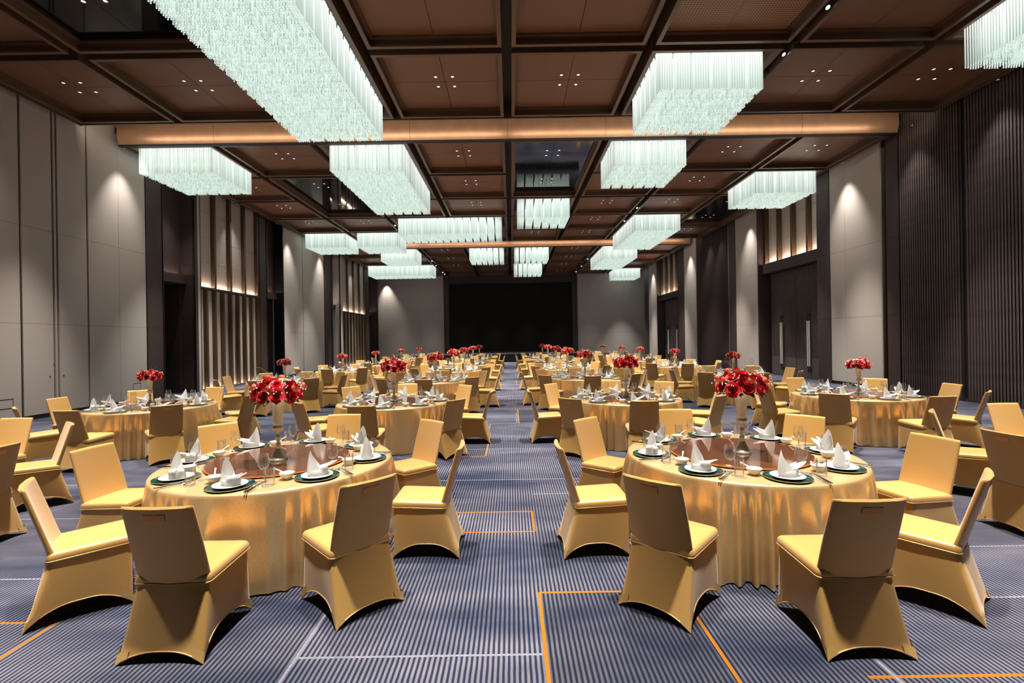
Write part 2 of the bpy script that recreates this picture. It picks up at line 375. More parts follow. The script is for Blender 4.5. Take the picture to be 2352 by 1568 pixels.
for mo in range(3):
    for r in range(len(ROWS[mo][0]) - 1):
        for c in range(8):
            if (c, mo, r) in SP:
                if SP[(c, mo, r)]: coffer(c, mo, r, *SP[(c, mo, r)])
            else: coffer(c, mo, r, 1, 1, 'plain')
b = MB()
b.box(-14.4, 14.4, 0.6, 13.95, ZC + 0.42, ZC + 0.6); b.box(-14.4, 14.4, 13.95, 15.45, ZT + 0.1, ZT + 0.3); b.box(-14.4, 14.4, 15.45, 31.3, ZC + 0.42, ZC + 0.6)
b.box(-14.4, 14.4, 31.3, 33.2, ZT + 0.1, ZT + 0.3); b.box(-14.4, 14.4, 33.2, Y_BACK + 0.4, ZC + 0.42, ZC + 0.6); b.box(-14.4, 14.4, Y_REAR - 0.2, 0.6, ZC, ZC + 0.6)
O('channel_soffit', b.mesh('channel_soffit', 'channel_black'), ceiling)
b = MB()
for y in (13.95, 31.3): b.box(-12.3, 12.3, y - 0.03, y, ZC, ZT + 0.1)
for s in (-1, 1):
    for (a0, a1) in ((0.75, 13.95), (15.45, 31.3), (33.2, 47.75)): b.box(s * 12.28, s * 12.31, a0, a1, ZC - 0.02, ZC + 0.42)
O('edge_trim', b.mesh('edge_trim', 'coffer_trim'), ceiling)
b = MB()
for x in (-6.28, 6.28):
    for (a0, a1) in ((7.5, 13.8), (15.6, 31.2), (33.3, 47.7)): b.box(x - 0.018, x + 0.018, a0, a1, ZC + 0.30, ZC + 0.42)
O('light_track', b.mesh('light_track', 'black_metal'), ceiling)

# copper beams closing the slots between ceiling fields
def copper_beam(idx, y, z1):
    root = struct(E(f'trim_{idx}', (0, y, 0)))
    pr = []
    for k in range(11):
        t = k / 10; pr.append((-0.07 * math.sin(PI * t) ** 0.8, ZC + (z1 - ZC) * t))
    edges = [-12.35, -9.3, -6.2, -3.1, 0, 3.1, 6.2, 9.3, 12.35]
    for a0, a1 in zip(edges[:-1], edges[1:]):
        b = MB(); xx = (a0 + 0.004, a1 - 0.004)
        b.grid(lambda i, j: (xx[i], pr[j][0], pr[j][1]), 2, 11)
        O('beam_segment', b.mesh('beam_segment', 'copper', 60), root)
    b = MB().box(-12.35, 12.35, 0.01, 0.14, ZC - 0.02, z1); b.box(-12.35, 12.35, -0.01, 0.14, ZC - 0.045, ZC - 0.005)
    O('beam_core', b.mesh('beam_core', 'channel_black'), root)
for y in (13.99, 31.34):
    for x in (-9.3, -3.1, 3.1, 9.3):
        o = lamp('slot_strip_lamp', 'AREA', (x, y, ZC + 0.07), 20.0, (1.0, 0.86, 0.70), shape='RECTANGLE', size=5.8, size_y=0.05, aim=(x, y + 1.3, ZC + 0.26))
copper_beam(1, 15.33, ZT + 0.1)
copper_beam(2, 33.1, ZT + 0.1)

# ------------------------------------------------------------------ walls
def side_wall(side, name):
    root = struct(E(name))
    def wb(nm, d0, d1, z0, z1, a0, a1, mt):
        b = MB().box(side * (WX + a0), side * (WX + a1), d0, d1, z0, z1)
        return O(nm, b.mesh(nm, mt), root)
    return root, wb
ZP = [0.12, 2.52, 5.05, ZT]
def grey(wb, d0, d1, seams, gaps=()):
    wb('panel_backing', d0, d1, 0, ZT, 0.05, 0.2, 'channel_black')
    wb('plinth', d0, d1, 0, 0.11, 0.012, 0.06, 'black_metal')
    cuts = sorted([(d0, 0)] + [(s, 0.004) for s in seams] + [(s, 0.03) for s in gaps] + [(d1, 0)])
    for (p, w), (q, w2) in zip(cuts[:-1], cuts[1:]):
        for z0, z1 in zip(ZP[:-1], ZP[1:]):
            wb('wall_panel', p + w, q - w2, z0 + 0.003, z1 - 0.003, 0, 0.045, 'wall_fabric')
def wood(wb, d0, d1, a0=-0.03, a1=0.6):
    for z0, z1 in ((0, 2.52), (2.526, 5.05), (5.056, ZT)): wb('wood_panel', d0, d1, z0, z1, a0, a1, 'dark_wood')
def alcove(wb, d0, d1, zb=4.3):
    wb('alcove_back', d0 - 0.1, d1 + 0.1, zb + 0.33, ZT, 0.52, 0.62, 'dark_wood')
    wb('portal_beam', d0, d1, zb, zb + 0.33, 0.28, 1.5, 'dark_wood')
    wb('doorway_back', d0 - 0.1, d1 + 0.1, 0, zb, 1.4, 1.5, 'dark_wood')
    wb('reveal', d0 - 0.06, d0, 0, ZT, 0.55, 1.5, 'dark_wood'); wb('reveal', d1, d1 + 0.06, 0, ZT, 0.55, 1.5, 'dark_wood')
    wb('edge_strip', d0 - 0.05, d0 - 0.02, 0, ZT, -0.06, 0.02, 'black_metal'); wb('edge_strip', d1 + 0.02, d1 + 0.05, 0, ZT, -0.06, 0.02, 'black_metal')
    cove('alcove_cove', side_of(wb), (d0 + d1) / 2, d1 - d0 - 0.2, zb + 0.34, 0.40, 0.25)
SIDE = {}
def side_of(wb): return SIDE[wb]
def cove(nm, side, d, length, z, a, k=1.0, width=0.06):
    o = lamp(nm, 'AREA', (side * (WX + a), d, z + 0.015), COVE_W * length * k, (1.0, 0.78, 0.62), shape='RECTANGLE', size=width, size_y=length)
    o.rotation_euler = (PI, 0, 0); return o
def fins(wb, d0, d1, n, zl, a_back=0.16, low=True):
    z0 = 0.0 if low else zl
    p = (d1 - d0) / n
    joints = [zl + 1.05 * k for k in range(0, 5) if zl + 1.05 * k < ZT - 0.3] + [ZT]
    for k in range(n):
        for q0, q1 in zip(joints[:-1], joints[1:]): wb('linen_panel', d0 + k * p + 0.003, d0 + (k + 1) * p - 0.003, q0 + 0.004, q1 - 0.004, a_back, a_back + 0.05, 'wall_fabric')
        wb('fin', d0 + (k + 1) * p - 0.16, d0 + (k + 1) * p - 0.03, zl, ZT, max(0.0, a_back - 0.20), a_back, 'fin_brown')
    wb('fin', d0, d0 + 0.1, zl, ZT, max(0.0, a_back - 0.20), a_back, 'fin_brown')
    wb('bay_backing', d0, d1, 0, ZT, a_back + 0.05, a_back + 0.2, 'channel_black')
    if low:
        wb('linen_panel', d0, d1, 0.06, zl - 0.1, a_back, a_back + 0.05, 'wall_fabric')
        wb('ledge', d0, d1, zl - 0.07, zl, -0.02, a_back - 0.12, 'fin_brown')
        for k in range(2 * n): wb('fin', d0 + (k + 1) * p / 2 - 0.13, d0 + (k + 1) * p / 2 - 0.03, 0.05, zl - 0.07, 0.0, a_back, 'fin_brown')
        wb('fin', d0, d0 + 0.1, 0.05, zl - 0.07, 0.0, a_back, 'fin_brown')
        wb('base_ledge', d0, d1, 0.0, 0.04, -0.02, a_back, 'fin_brown')

# left wall
wl, wb = side_wall(-1, 'wall_left'); SIDE[wb] = -1
grey(wb, Y_REAR, 16.66, [15.53, 9.5, 7.0, 4.0, 1.0, -2.0], [12.41, 13.30, 13.42, 14.38, 11.2])
for d, z in ((12.0, 0.5), (16.2, 0.53)):
    b = MB(); w, h, t = 0.17, 0.12, 0.012
    for (u0, u1, v0, v1) in ((-w, w, -h, -h + t), (-w, w, h - t, h), (-w, -w + t, -h, h), (w - t, w, -h, h)):
        b.box(-WX - 0.02, -WX + 0.004, d + u0, d + u1, z + v0, z + v1)
    O('access_panel_frame', b.mesh('access_panel_frame', 'black_metal'), wl)
for d, z in ((13.15, 1.1), (13.55, 1.1), (13.27, 1.42)):
    b = MB().box(-WX - 0.02, -WX + 0.012, d - 0.012, d + 0.012, z - 0.015, z + 0.015); O('lock_cover', b.mesh('lock_cover', 'black_metal'), wl)
wood(wb, 16.68, 17.42); alcove(wb, 17.47, 19.16); wood(wb, 19.21, 19.40)
wb('pale_jamb', 19.40, 19.55, 0, ZT, -0.02, 0.5, 'wall_fabric')
fins(wb, 19.55, 24.2, 4, 4.27)
cove('fin_cove', -1, 21.9, 4.4, 4.28, 0.10, 0.8, 0.10); cove('floor_cove', -1, 21.9, 4.4, 0.05, 0.08, 0.4, 0.10)
wood(wb, 24.2, 24.85); alcove(wb, 24.9, 26.6)
wb('edge_strip', 26.66, 26.72, 0, ZT, -0.05, 0.5, 'black_metal')
grey(wb, 26.72, 32.55, [28.1, 30.2], [29.25])
wood(wb, 32.6, 33.75); alcove(wb, 33.8, 35.5); wb('pale_jamb', 35.56, 36.1, 0, ZT, -0.02, 0.5, 'wall_fabric')
fins(wb, 36.1, 41.9, 4, 4.27)
cove('fin_cove', -1, 39.0, 5.6, 4.28, 0.10, 0.8, 0.10); cove('floor_cove', -1, 39.0, 5.6, 0.05, 0.08, 0.4, 0.10)
wood(wb, 41.9, 42.75); alcove(wb, 42.8, 45.3); wood(wb, 45.35, 45.6)
wb('end_return', 45.6, Y_BACK + 0.1, 0, ZT, 0.55, 0.7, 'dark_wood')

# right wall
wr, wb = side_wall(1, 'wall_right'); SIDE[wb] = 1
wb('slat_backing', Y_REAR, 15.56, 0, ZT, 0.0, 0.3, 'channel_black')
wb('plinth', Y_REAR, 15.56, 0, 0.08, -0.03, 0.03, 'dark_wood')
SL = MB().box(-0.022, 0.0, -0.023, 0.023, 0.08, ZT).mesh('slat', 'slat_wood')
b = MB(); d = Y_REAR + 0.1
while d < 15.52:
    if abs(d - 13.39) > 0.07:
        if d >= 10.0: O('slat', SL, wr, (WX, d, 0))
        else: b.box(WX - 0.022, WX, d - 0.023, d + 0.023, 0.08, ZT)
    d += 0.086
stuff(O('slat_field', b.mesh('slat_field', 'slat_wood'), wr))
wb('seam_post', 13.36, 13.42, 0, ZT, -0.035, 0.03, 'channel_black')
wood(wb, 15.56, 16.06, -0.04, 0.2); wb('shadow_gap', 16.06, 16.26, 0, ZT, 0.1, 0.3, 'channel_black'); wb('pale_edge', 16.26, 16.31, 0, ZT, -0.03, 0.2, 'pale_edge')
grey(wb, 16.32, 18.95, [18.1])
wood(wb, 18.95, 19.72, -0.03, 0.9)
def door_bay(wb, d0, d1, centres, leaf, first):
    fins(wb, d0, d1, 4, 5.4, 0.45, low=False)
    wb('door_lintel', d0, d1, 4.98, 5.38, 0.12, 0.6, 'dark_wood')
    wb('lintel_lip', d0, d1, 5.38, 5.46, 0.12, 0.2, 'dark_wood')
    wb('door_surround', d0, d1, 0, 5.0, 0.55, 0.75, 'dark_wood')
    cove('door_cove', 1, (d0 + d1) / 2, d1 - d0 - 0.2, 5.42, 0.33, 1.7, 0.2)
    for q, c in enumerate(centres):
        dr = struct(E(f'door_{first + q}', (WX + 0.45, c, 0)))
        for s in (-1, 1):
            b = MB(); y0, y1 = (0.008, leaf) if s > 0 else (-leaf, -0.008)
            b.box(0.02, 0.08, y0, y1, 0.02, 4.94)
            k = y0 + 0.03
            while k < y1 - 0.02:
                b.box(-0.004, 0.02, k - 0.014, k + 0.014, 0.9, 4.94); k += 0.06
            b.box(0.0, 0.02, y0, y1, 0.02, 0.87)
            lf = O('door_leaf', b.mesh('door_leaf', 'slat_wood'), dr)
            yy = s * 0.065
            O('handle_bar', MB().lathe([(0.035, 0.55), (0.035, 2.52)], 12, True, True, -0.09, yy).mesh('handle_bar', 'handle_white', 40), lf)
            b = MB().lathe([(0.018, 0.28), (0.018, 2.86)], 8, True, True, -0.09, yy)
            for z in (0.35, 2.8): b.box(-0.09, 0.0, yy - 0.012, yy + 0.012, z - 0.012, z + 0.012)
            O('handle_rod', b.mesh('handle_rod', 'black_metal'), lf)
door_bay(wb, 19.78, 24.4, (21.0, 23.1), 1.03, 1)
wood(wb, 24.4, 24.5, -0.03, 0.6); grey(wb, 24.5, 26.9, [25.7]); wood(wb, 26.9, 27.68, -0.03, 0.4)
wb('pale_edge', 27.70, 27.76, 0, ZT, -0.03, 0.2, 'pale_edge')
wb('slat_backing', 27.76, 32.5, 0, ZT, 0.03, 0.3, 'dark_wood')
b = MB(); d = 27.82
while d < 32.45: b.box(WX - 0.02, WX + 0.03, d - 0.022, d + 0.022, 0.05, ZT); d += 0.11
stuff(O('slat_field', b.mesh('slat_field', 'dark_wood'), wr))
wb('pale_edge', 32.52, 32.6, 0, ZT, -0.03, 0.2, 'pale_edge')
grey(wb, 32.62, 34.9, [33.8]); wood(wb, 34.9, 36.2, -0.03, 0.9)
door_bay(wb, 36.25, 41.3, (37.65, 39.7), 1.0, 3)
wood(wb, 41.3, 41.4, -0.03, 0.6); grey(wb, 41.4, 43.9, [42.6]); wood(wb, 43.9, 45.2, -0.03, 0.6)
wb('end_return', 45.2, Y_BACK + 0.1, 0, ZT, 0.75, 0.9, 'dark_wood')
for d, z in ((25.3, 0.6), (33.6, 0.6)):
    b = MB(); w, h, t = 0.15, 0.12, 0.014
    for (u0, u1, v0, v1) in ((-w, w, -h, -h + t), (-w, w, h - t, h), (-w, -w + t, -h, h), (w - t, w, -h, h)):
        b.box(WX - 0.004, WX + 0.02, d + u0, d + u1, z + v0, z + v1)
    O('access_panel_frame', b.mesh('access_panel_frame', 'black_metal'), wr)

# end wall with the screen, rear wall behind the camera
wbk = struct(E('wall_back'))
O('backing', MB().box(-14.4, 14.4, Y_BACK + 0.06, Y_BACK + 0.3, 0, ZT).mesh('backing', 'channel_black'), wbk)
SCX = 6.06
for s in (-1, 1):
    x = 6.62
    while x < 13.35:
        for z0, z1 in zip([0] + ZP[1:-1], ZP[1:]):
            b = MB().box(s * (x + 0.003), s * min(x + 1.137, 13.4), Y_BACK, Y_BACK + 0.06, z0 + 0.004, z1 - 0.004)
            O('wall_panel', b.mesh('wall_panel', 'wall_fabric'), wbk)
        x += 1.14
    O('screen_jamb', MB().box(s * 6.12, s * 6.36, Y_BACK - 0.25, Y_BACK + 0.06, 0, ZT).mesh('screen_jamb', 'dark_wood'), wbk)
    O('screen_jamb', MB().box(s * 6.40, s * 6.60, Y_BACK - 0.12, Y_BACK + 0.06, 0, ZT).mesh('screen_jamb', 'dark_wood'), wbk)
O('screen_header', MB().box(-6.12, 6.12, Y_BACK - 0.12, Y_BACK + 0.06, 7.58, ZT).mesh('screen_header', 'dark_wood'), wbk)
struct(O('wall_rear', MB().box(-14.4, 14.4, Y_REAR - 0.3, Y_REAR, 0, ZT).mesh('wall_rear', 'dark_wood')))
t = tag(E('led_screen', (0, Y_BACK - 0.1, 0.8)), 'huge blank black screen on the end wall above the stage', 'screen')
for i in range(8):
    for j in range(4):
        w, h = 2 * SCX / 8, 6.66 / 4
        O('screen_tile', MB().box(-SCX + i * w + 0.002, -SCX + (i + 1) * w - 0.002, 0, 0.08, j * h + 0.002, (j + 1) * h - 0.002).mesh('screen_tile', 'screen_black'), t)
b = MB().box(-6.12, 6.12, -0.08, 0.1, 6.67, 6.78); b.box(-6.12, 6.12, -0.08, 0.1, -0.12, -0.01); b.box(-6.12, -6.07, -0.08, 0.1, -0.01, 6.67); b.box(6.07, 6.12, -0.08, 0.1, -0.01, 6.67)
O('screen_frame', b.mesh('screen_frame', 'black_metal'), t)
t = tag(E('stage', (0, 44.3, 0)), 'low black stage with pleated skirt below the big screen', 'stage')
O('stage_deck', MB().box(-6.0, 6.0, -3.1, 3.3, 0.62, 0.70).mesh('stage_deck', 'stage_top'), t)
b = MB(); N = 240
b.grid(lambda i, j: (-5.98 + 11.96 * i / N, -3.08 + 0.03 * math.sin(i * 1.3), 0.02 + 0.6 * j), N + 1, 2)
for s in (-1, 1): b.box(s * 5.96, s * 5.98, -3.08, 3.2, 0, 0.62)
O('stage_skirt', b.mesh('stage_skirt', 'stage_skirt', 180), t)

# wall washers: small recessed spots in the ceiling margin, aimed down the walls
WASH = [(-1, 15.6, 1.0), (-1, 18.2, 0.9), (-1, 11.0, 0.35), (-1, 27.3, 1.0), (-1, 31.9, 1.2), (-1, 25.7, 0.5), (-1, 22, 0.5), (-1, 38.5, 0.5), (-1, 34.6, 0.6), (1, 17.9, 1.5), (1, 25.2, 1.2), (1, 33.6, 1.2), (1, 42.4, 1.2), (1, 14.8, 0.5), (1, 12.2, 0.5), (1, 30.2, 0.7), (1, 10, 0.4), (1, 28.6, 0.5)]
b = MB().lathe([(0.045, 0.10), (0.045, 0.0), (0.036, 0.0), (0.036, 0.03)], 14)
WB_ = b.mesh('wall_washer', 'black_metal', 40)
WLENS = MB().lathe([(0.0, 0.025), (0.036, 0.025)], 12).mesh('wall_washer_lens', 'spot_glow')
cnt = {-1: 0, 1: 0}
for s, d, k in sorted(WASH, key=lambda q: q[1]):
    x = s * (WX - 0.17)
    o = O('wall_washer', WB_, None, (x, d, ZC - 0.01)); O('lens', WLENS, o)
    tag(o, f"tiny black wall-washing spotlight in the {'left' if s < 0 else 'right'} ceiling margin, {ORD[cnt[s]]} from the front", 'spotlight', 'wall washers along the ceiling margins'); cnt[s] += 1
    lamp('wall_washer_lamp', 'SPOT', (x - s * 0.42, d, ZC - 0.04), WASH_W * k, (1.0, 0.95, 0.89), spot_size=math.radians(62), spot_blend=1.0, shadow_soft_size=0.06, aim=(s * (WX + 0.12), d, 3.2))
lamp('end_wall_lamp', 'SPOT', (-12.3, Y_BACK - 0.5, ZC - 0.1), WASH_W * 1.8, (1.0, 0.93, 0.84), spot_size=math.radians(58), spot_blend=0.9, shadow_soft_size=0.05, aim=(-12.0, Y_BACK, 3.5))

# ------------------------------------------------------------------ chandeliers of hanging glass rods
ROD_Z, ROD_L = ZC + 0.20, 0.98
def rod_mb(b, x, y, dz, r=0.0125):
    for k in range(6):
        a = PI / 6 + k * PI / 3; b.v.append((x + r * math.cos(a), y + r * math.sin(a), 0))
    for k in range(6):
        a = PI / 6 + k * PI / 3; b.v.append((x + r * math.cos(a), y + r * math.sin(a), -ROD_L + dz))
    o = len(b.v) - 12
    for k in range(6): b.f.append((o + k, o + (k + 1) % 6, o + 6 + (k + 1) % 6, o + 6 + k))
    b.f.append(tuple(o + 6 + k for k in range(6))[::-1])
def rod_positions(w, l):
    def axis(s):
        nb = max(1, round(s / 0.408)); bl = s / nb; out = []
        for q in range(nb):
            for k in range(6): out.append(-s / 2 + q * bl + bl * (k + 0.8) / 7.4)
        return out
    return [(x, y) for x in axis(w) for y in axis(l)]
RODM = {}
SINGLE_ROD = None
b = MB(); rod_mb(b, 0, 0, 0); SINGLE_ROD = b.mesh('glass_rod', 'glass_rod', 70)
def chandelier(x0, x1, y0, y1, label, singles=None):
    cx, cyy, w, l = (x0 + x1) / 2, (y0 + y1) / 2, round(x1 - x0, 2), round(y1 - y0, 2)
    root = tag(E('glass_rod_chandelier', (cx, cyy, ROD_Z)), label, 'chandelier', 'glass rod chandeliers on the ballroom ceiling')
    k = (w, l)
    if ('p', k) not in RODM: RODM[('p', k)] = MB().box(-w / 2, w / 2, -l / 2, l / 2, 0.01, 0.13).mesh('mounting_plate', 'black_metal')
    O('mounting_plate', RODM[('p', k)], root)
    pos = rod_positions(w, l); rnd = random.Random(3)
    if singles:
        order = sorted(pos, key=singles)
        for p in order[:300]: O('glass_rod', SINGLE_ROD, root, (p[0], p[1], rnd.uniform(-0.012, 0.012)))
        rest = order[300:]; key = ('s', k, label)
    else: rest = pos; key = ('r', k)
    if key not in RODM:
        b = MB()
        for p in rest: rod_mb(b, p[0], p[1], rnd.uniform(-0.012, 0.012))
        RODM[key] = b.mesh('glass_rods', 'glass_rod', 70)
    stuff(O('glass_rods', RODM[key], root))
    na, nb = max(1, round(w / 2.7)), max(1, round(l / 2.7))
    for i in range(na):
        for j in range(nb):
            lx, ly = x0 + w * (i + 0.5) / na, y0 + l * (j + 0.5) / nb
            lamp('chandelier_lamp', 'SPOT', (lx, ly, ROD_Z - ROD_L - 0.01), DOWN_W * 0.55, (0.97, 0.97, 0.90), spot_size=math.radians(56), spot_blend=1.0, shadow_soft_size=0.05, aim=(lx, ly, 0))
CH = [(-5.85, -3.40, 7.60, 13.55, 'very long glass rod chandelier above the front left tables, largest in view', lambda p: min(1.225 - p[0], 2.975 - p[1])),
      (3.42, 5.87, 10.90, 13.45, 'square glass rod chandelier right of centre, just before the first copper beam', lambda p: min(p[0] + 1.225, p[1] + 1.275)),
      (9.68, 12.10, 7.75, 10.35, 'glass rod chandelier cut off by the top right corner', lambda p: min(p[0] + 1.21, 1.3 - p[1])),
      (-12.05, -9.55, 15.70, 18.20, 'glass rod chandelier beside the left wall, just past the first copper beam', None),
      (-5.85, -3.40, 15.70, 21.45, 'long glass rod chandelier left of centre, just past the first copper beam', None),
      (3.42, 5.87, 15.70, 18.20, 'square glass rod chandelier right of centre, just past the first copper beam', None),
      (9.62, 12.12, 18.90, 21.40, 'glass rod chandelier beside the right wall, above the near pair of doors', None),
      (0.36, 2.86, 22.1, 24.6, 'small square glass rod chandelier just behind the black ceiling mirror at centre', None),
      (-5.85, -0.35, 25.25, 27.75, 'wide glass rod chandelier left of centre, in front of the second copper beam', None),
      (-12.05, -9.55, 28.4, 30.9, 'glass rod chandelier nearest the left wall, one row before the second copper beam', None),
      (-9.0, -6.5, 28.4, 30.9, 'glass rod chandelier second from the left wall, before the second copper beam', None),
      (6.55, 9.0, 25.2, 30.9, 'long glass rod chandelier on the right, just before the second copper beam', None),
      (-9.0, -6.5, 33.6, 36.1, 'square glass rod chandelier on the left, just past the second copper beam', None),
      (-2.85, -0.35, 33.6, 36.1, 'square glass rod chandelier just left of centre, past the second copper beam', None),
      (0.3, 2.8, 33.6, 36.1, 'square glass rod chandelier just right of centre, past the second copper beam', None),
      (6.55, 9.0, 33.8, 39.6, 'long glass rod chandelier on the right, past the second copper beam', None),
      (-12.05, -6.55, 40.9, 43.4, 'wide glass rod chandelier at the far left, before the end wall', None),
      (0.3, 2.8, 40.9, 43.4, 'farthest glass rod chandelier right of centre, before the black screen', None),
      (9.62, 12.12, 44.7, 47.2, 'farthest glass rod chandelier at the right corner of the end wall', None)]
for a in CH: chandelier(*a)

# ------------------------------------------------------------------ track spotlights
TR = {1: [9.58, 10.5, 11.15, 11.7, 21.7, 22.9, 24.0, 24.6, 25.7, 26.6, 28.2, 29.4, 30.5, 34.1, 35.3, 36.0, 37.2, 38.3, 39.1, 41.2, 42.9, 44.3, 46.3],
      -1: [25.2, 26.0, 26.8, 30.6, 34.5, 35.2, 36.2, 37.6, 38.9, 40.0, 41.3, 42.6, 44.0, 45.4, 46.6]}
LIT = {1: {9.58, 11.15, 24.0, 26.6, 39.1, 42.9, 46.3}, -1: {26.8, 38.9, 41.3, 45.4, 46.6}}
TB = MB().lathe([(0.0, 0.0), (0.05, 0.0), (0.05, -0.20), (0.042, -0.20), (0.042, -0.17)], 14).mesh('spot_body', 'black_metal', 40)
TS = MB().box(-0.015, 0.015, -0.015, 0.015, -0.04, 0.10).mesh('spot_stem', 'black_metal')
TL = MB().lathe([(0.0, -0.185), (0.042, -0.185)], 12).mesh('spot_lens', 'spot_glow')
TD = MB().lathe([(0.0, -0.185), (0.042, -0.185)], 12).mesh('spot_lens', 'screen_black')
for s in (1, -1):
    for i, d in enumerate(TR[s]):
        r = tag(E('track_spotlight', (s * 6.28, d, ZC + 0.20)), f"black cylinder spotlight on the {'right' if s > 0 else 'left'} ceiling track, {ORD[i]} from the front", 'spotlight', 'spotlights on the ceiling tracks')
        O('stem', TS, r)
        lit = d in LIT[s]
        tilt = Euler((math.radians(-38 if lit else random.uniform(-5, 25)), math.radians(random.uniform(-18, 18)), 0))
        bo = O('spot_body', TB, r, (0, 0, -0.02), rot=tilt)
        O('spot_lens', TL if lit else TD, bo)

# ------------------------------------------------------------------ chair meshes
TOPC = [(-0.226, -0.160), (0.226, -0.160), (0.226, 0.283), (-0.226, 0.283)]
BOTC = [(-0.258, -0.288), (0.258, -0.288), (0.238, 0.292), (-0.238, 0.292)]
ARCH = [0.062, 0.115, 0.07, 0.115]; PIN = [0.022, 0.028, 0.02, 0.028]; NRM = [(0, 1), (-1, 0), (0, -1), (1, 0)]
def sk(side, t, v, off=0.0):
    A, B = side, (side + 1) % 4
    e = v ** (1.25 if side in (0,) else 1.05)
    pa = [TOPC[A][k] + (BOTC[A][k] - TOPC[A][k]) * v for k in (0, 1)]; pb = [TOPC[B][k] + (BOTC[B][k] - TOPC[B][k]) * v for k in (0, 1)]
    g = 4 * t * (1 - t); pin = PIN[side] * (v ** 1.3) * g - off - (0.030 * g * (1 - v) ** 1.5 if side == 0 else 0)
    x = pa[0] + (pb[0] - pa[0]) * t + NRM[side][0] * pin; y = pa[1] + (pb[1] - pa[1]) * t + NRM[side][1] * pin
    zb = ARCH[side] * min(1.0, g * 1.08) ** 0.75
    zt = 0.452 - 0.018 * (1 - (y + 0.17) / 0.46)
    return x, y, zt + (zb + 0.004 - zt) * v
def ring(v, n=16):
    p = []
    for s in range(4):
        for i in range(n): p.append(sk(s, i / n, v))
    q = []
    for i in range(len(p)):
        a, c, d = p[i - 1], p[i], p[(i + 1) % len(p)]
        q.append(tuple(c[k] * 0.6 + (a[k] + d[k]) * 0.2 for k in range(3)))
    return q
RG = [ring(v / 10) for v in range(11)]
b = MB(); b.grid(lambda i, j: RG[j][i], 64, 11, True); CH_SKIRT = b.mesh('chair_skirt', 'gold_spandex', 75)
b = MB(); hp = RG[10] + [RG[10][0]]
b.tube([(p[0] * 1.002, p[1] * 1.002, p[2] + 0.002) for p in hp], 0.0045, 5); CH_HEM = b.mesh('chair_hem', 'gold_piping', 180)
CH_POCKET = []
for c in range(4):
    b = MB(); pr = (c - 1) % 4
    def fn(i, j):
        v = 0.86 + 0.14 * j / 2
        x, y, z = sk(pr, 1 - 0.13 * (1 - i / 3), v, 0.004) if i < 3 else sk(c, 0.13 * (i - 3) / 3, v, 0.004)
        k = 1.012; return x * k, y * k, z
    b.grid(fn, 7, 3); CH_POCKET.append(b.mesh('foot_pocket', 'gold_piping', 60))
def rrect(hw, y0, y1, r, n=6):
    pts = []
    for (cx, cyy, a0) in ((hw - r, y1 - r, 0), (-hw + r, y1 - r, 90), (-hw + r, y0 + r, 180), (hw - r, y0 + r, 270)):
        for k in range(n + 1):
            a = math.radians(a0 + 90 * k / n); pts.append((cx + r * math.cos(a), cyy + r * math.sin(a)))
    return pts
b = MB(); base = rrect(0.237, -0.18, 0.300, 0.035)
lay = [(0.985, 0.446), (1.0, 0.452), (1.0, 0.470), (0.992, 0.488), (0.965, 0.500), (0.91, 0.507), (0.6, 0.513), (0.25, 0.515)]
def seat(i, j):
    s, z = lay[j]; x, y = base[i]; yc = 0.06
    y2 = yc + (y - yc) * s; zz = z - 0.020 * (1 - (y2 + 0.18) / 0.48)
    return x * s, y2, zz
n0 = b.grid(seat, len(base), len(lay), True); b.f.append(tuple(n0 + (len(lay) - 1) * len(base) + i for i in range(len(base))))
CH_SEAT = b.mesh('chair_seat', 'gold_spandex', 60)
b = MB(); sp = [seat(i, 1) for i in range(len(base))]; b.tube([(p[0] * 1.003, p[1] * 1.003, p[2]) for p in sp + sp[:1]], 0.004, 5); CH_PIPE = b.mesh('seat_piping', 'gold_piping', 180)
def back_pt(th, t):
    z = 0.40 + 0.545 * t; yc = -0.150 - 0.152 * t ** 1.08
    hw = 0.224 + 0.004 * math.sin(PI * t) - 0.010 * t; tk = 0.018
    ct, st = math.cos(th), math.sin(th)
    x = hw * math.copysign(abs(ct) ** 0.28, ct); y = tk * math.copysign(abs(st) ** 0.55, st)
    if st > 0: y *= 1 + 2.6 * math.exp(-t * 11)
    y += yc + 0.030 * (x / 0.22) ** 2 - 0.012
    return x, y, z
b = MB(); NT = 36; ts = [0, .05, .1, .16, .24, .35, .5, .65, .8, .9, .96, .985, 1.0]
def bk(i, j):
    th = 2 * PI * i / NT; t = ts[j]; x, y, z = back_pt(th, t)
    if j == len(ts) - 1:
        x0, y0, z0 = back_pt(0, t); cxx = 0; x *= 0.985; _, ya, _ = back_pt(PI / 2, t); _, yb, _ = back_pt(-PI / 2, t)
        ym = (ya + yb) / 2 + 0.030 * (x / 0.22) ** 2; y = ym + (y - ym) * 0.5
    return x, y, z
n0 = b.grid(bk, NT, len(ts), True); b.f.append(tuple(n0 + (len(ts) - 1) * NT + i for i in range(NT)))
CH_BACK = b.mesh('chair_backrest', 'gold_spandex', 50)
b = MB()
def hf(i, j):
    x = -0.062 + 0.124 * i / 6; t = 0.845 + 0.075 * j
    yc = -0.150 - 0.152 * t ** 1.08
    return x, yc - 0.0185 + 0.030 * (x / 0.22) ** 2 - 0.012 - 0.0012, 0.40 + 0.545 * t
b.grid(hf, 7, 2); CH_HANDLE = b.mesh('handle_opening', 'gold_spandex_painted_glow', 60)  # flush patch on the solid back, its see-through glow is only colour
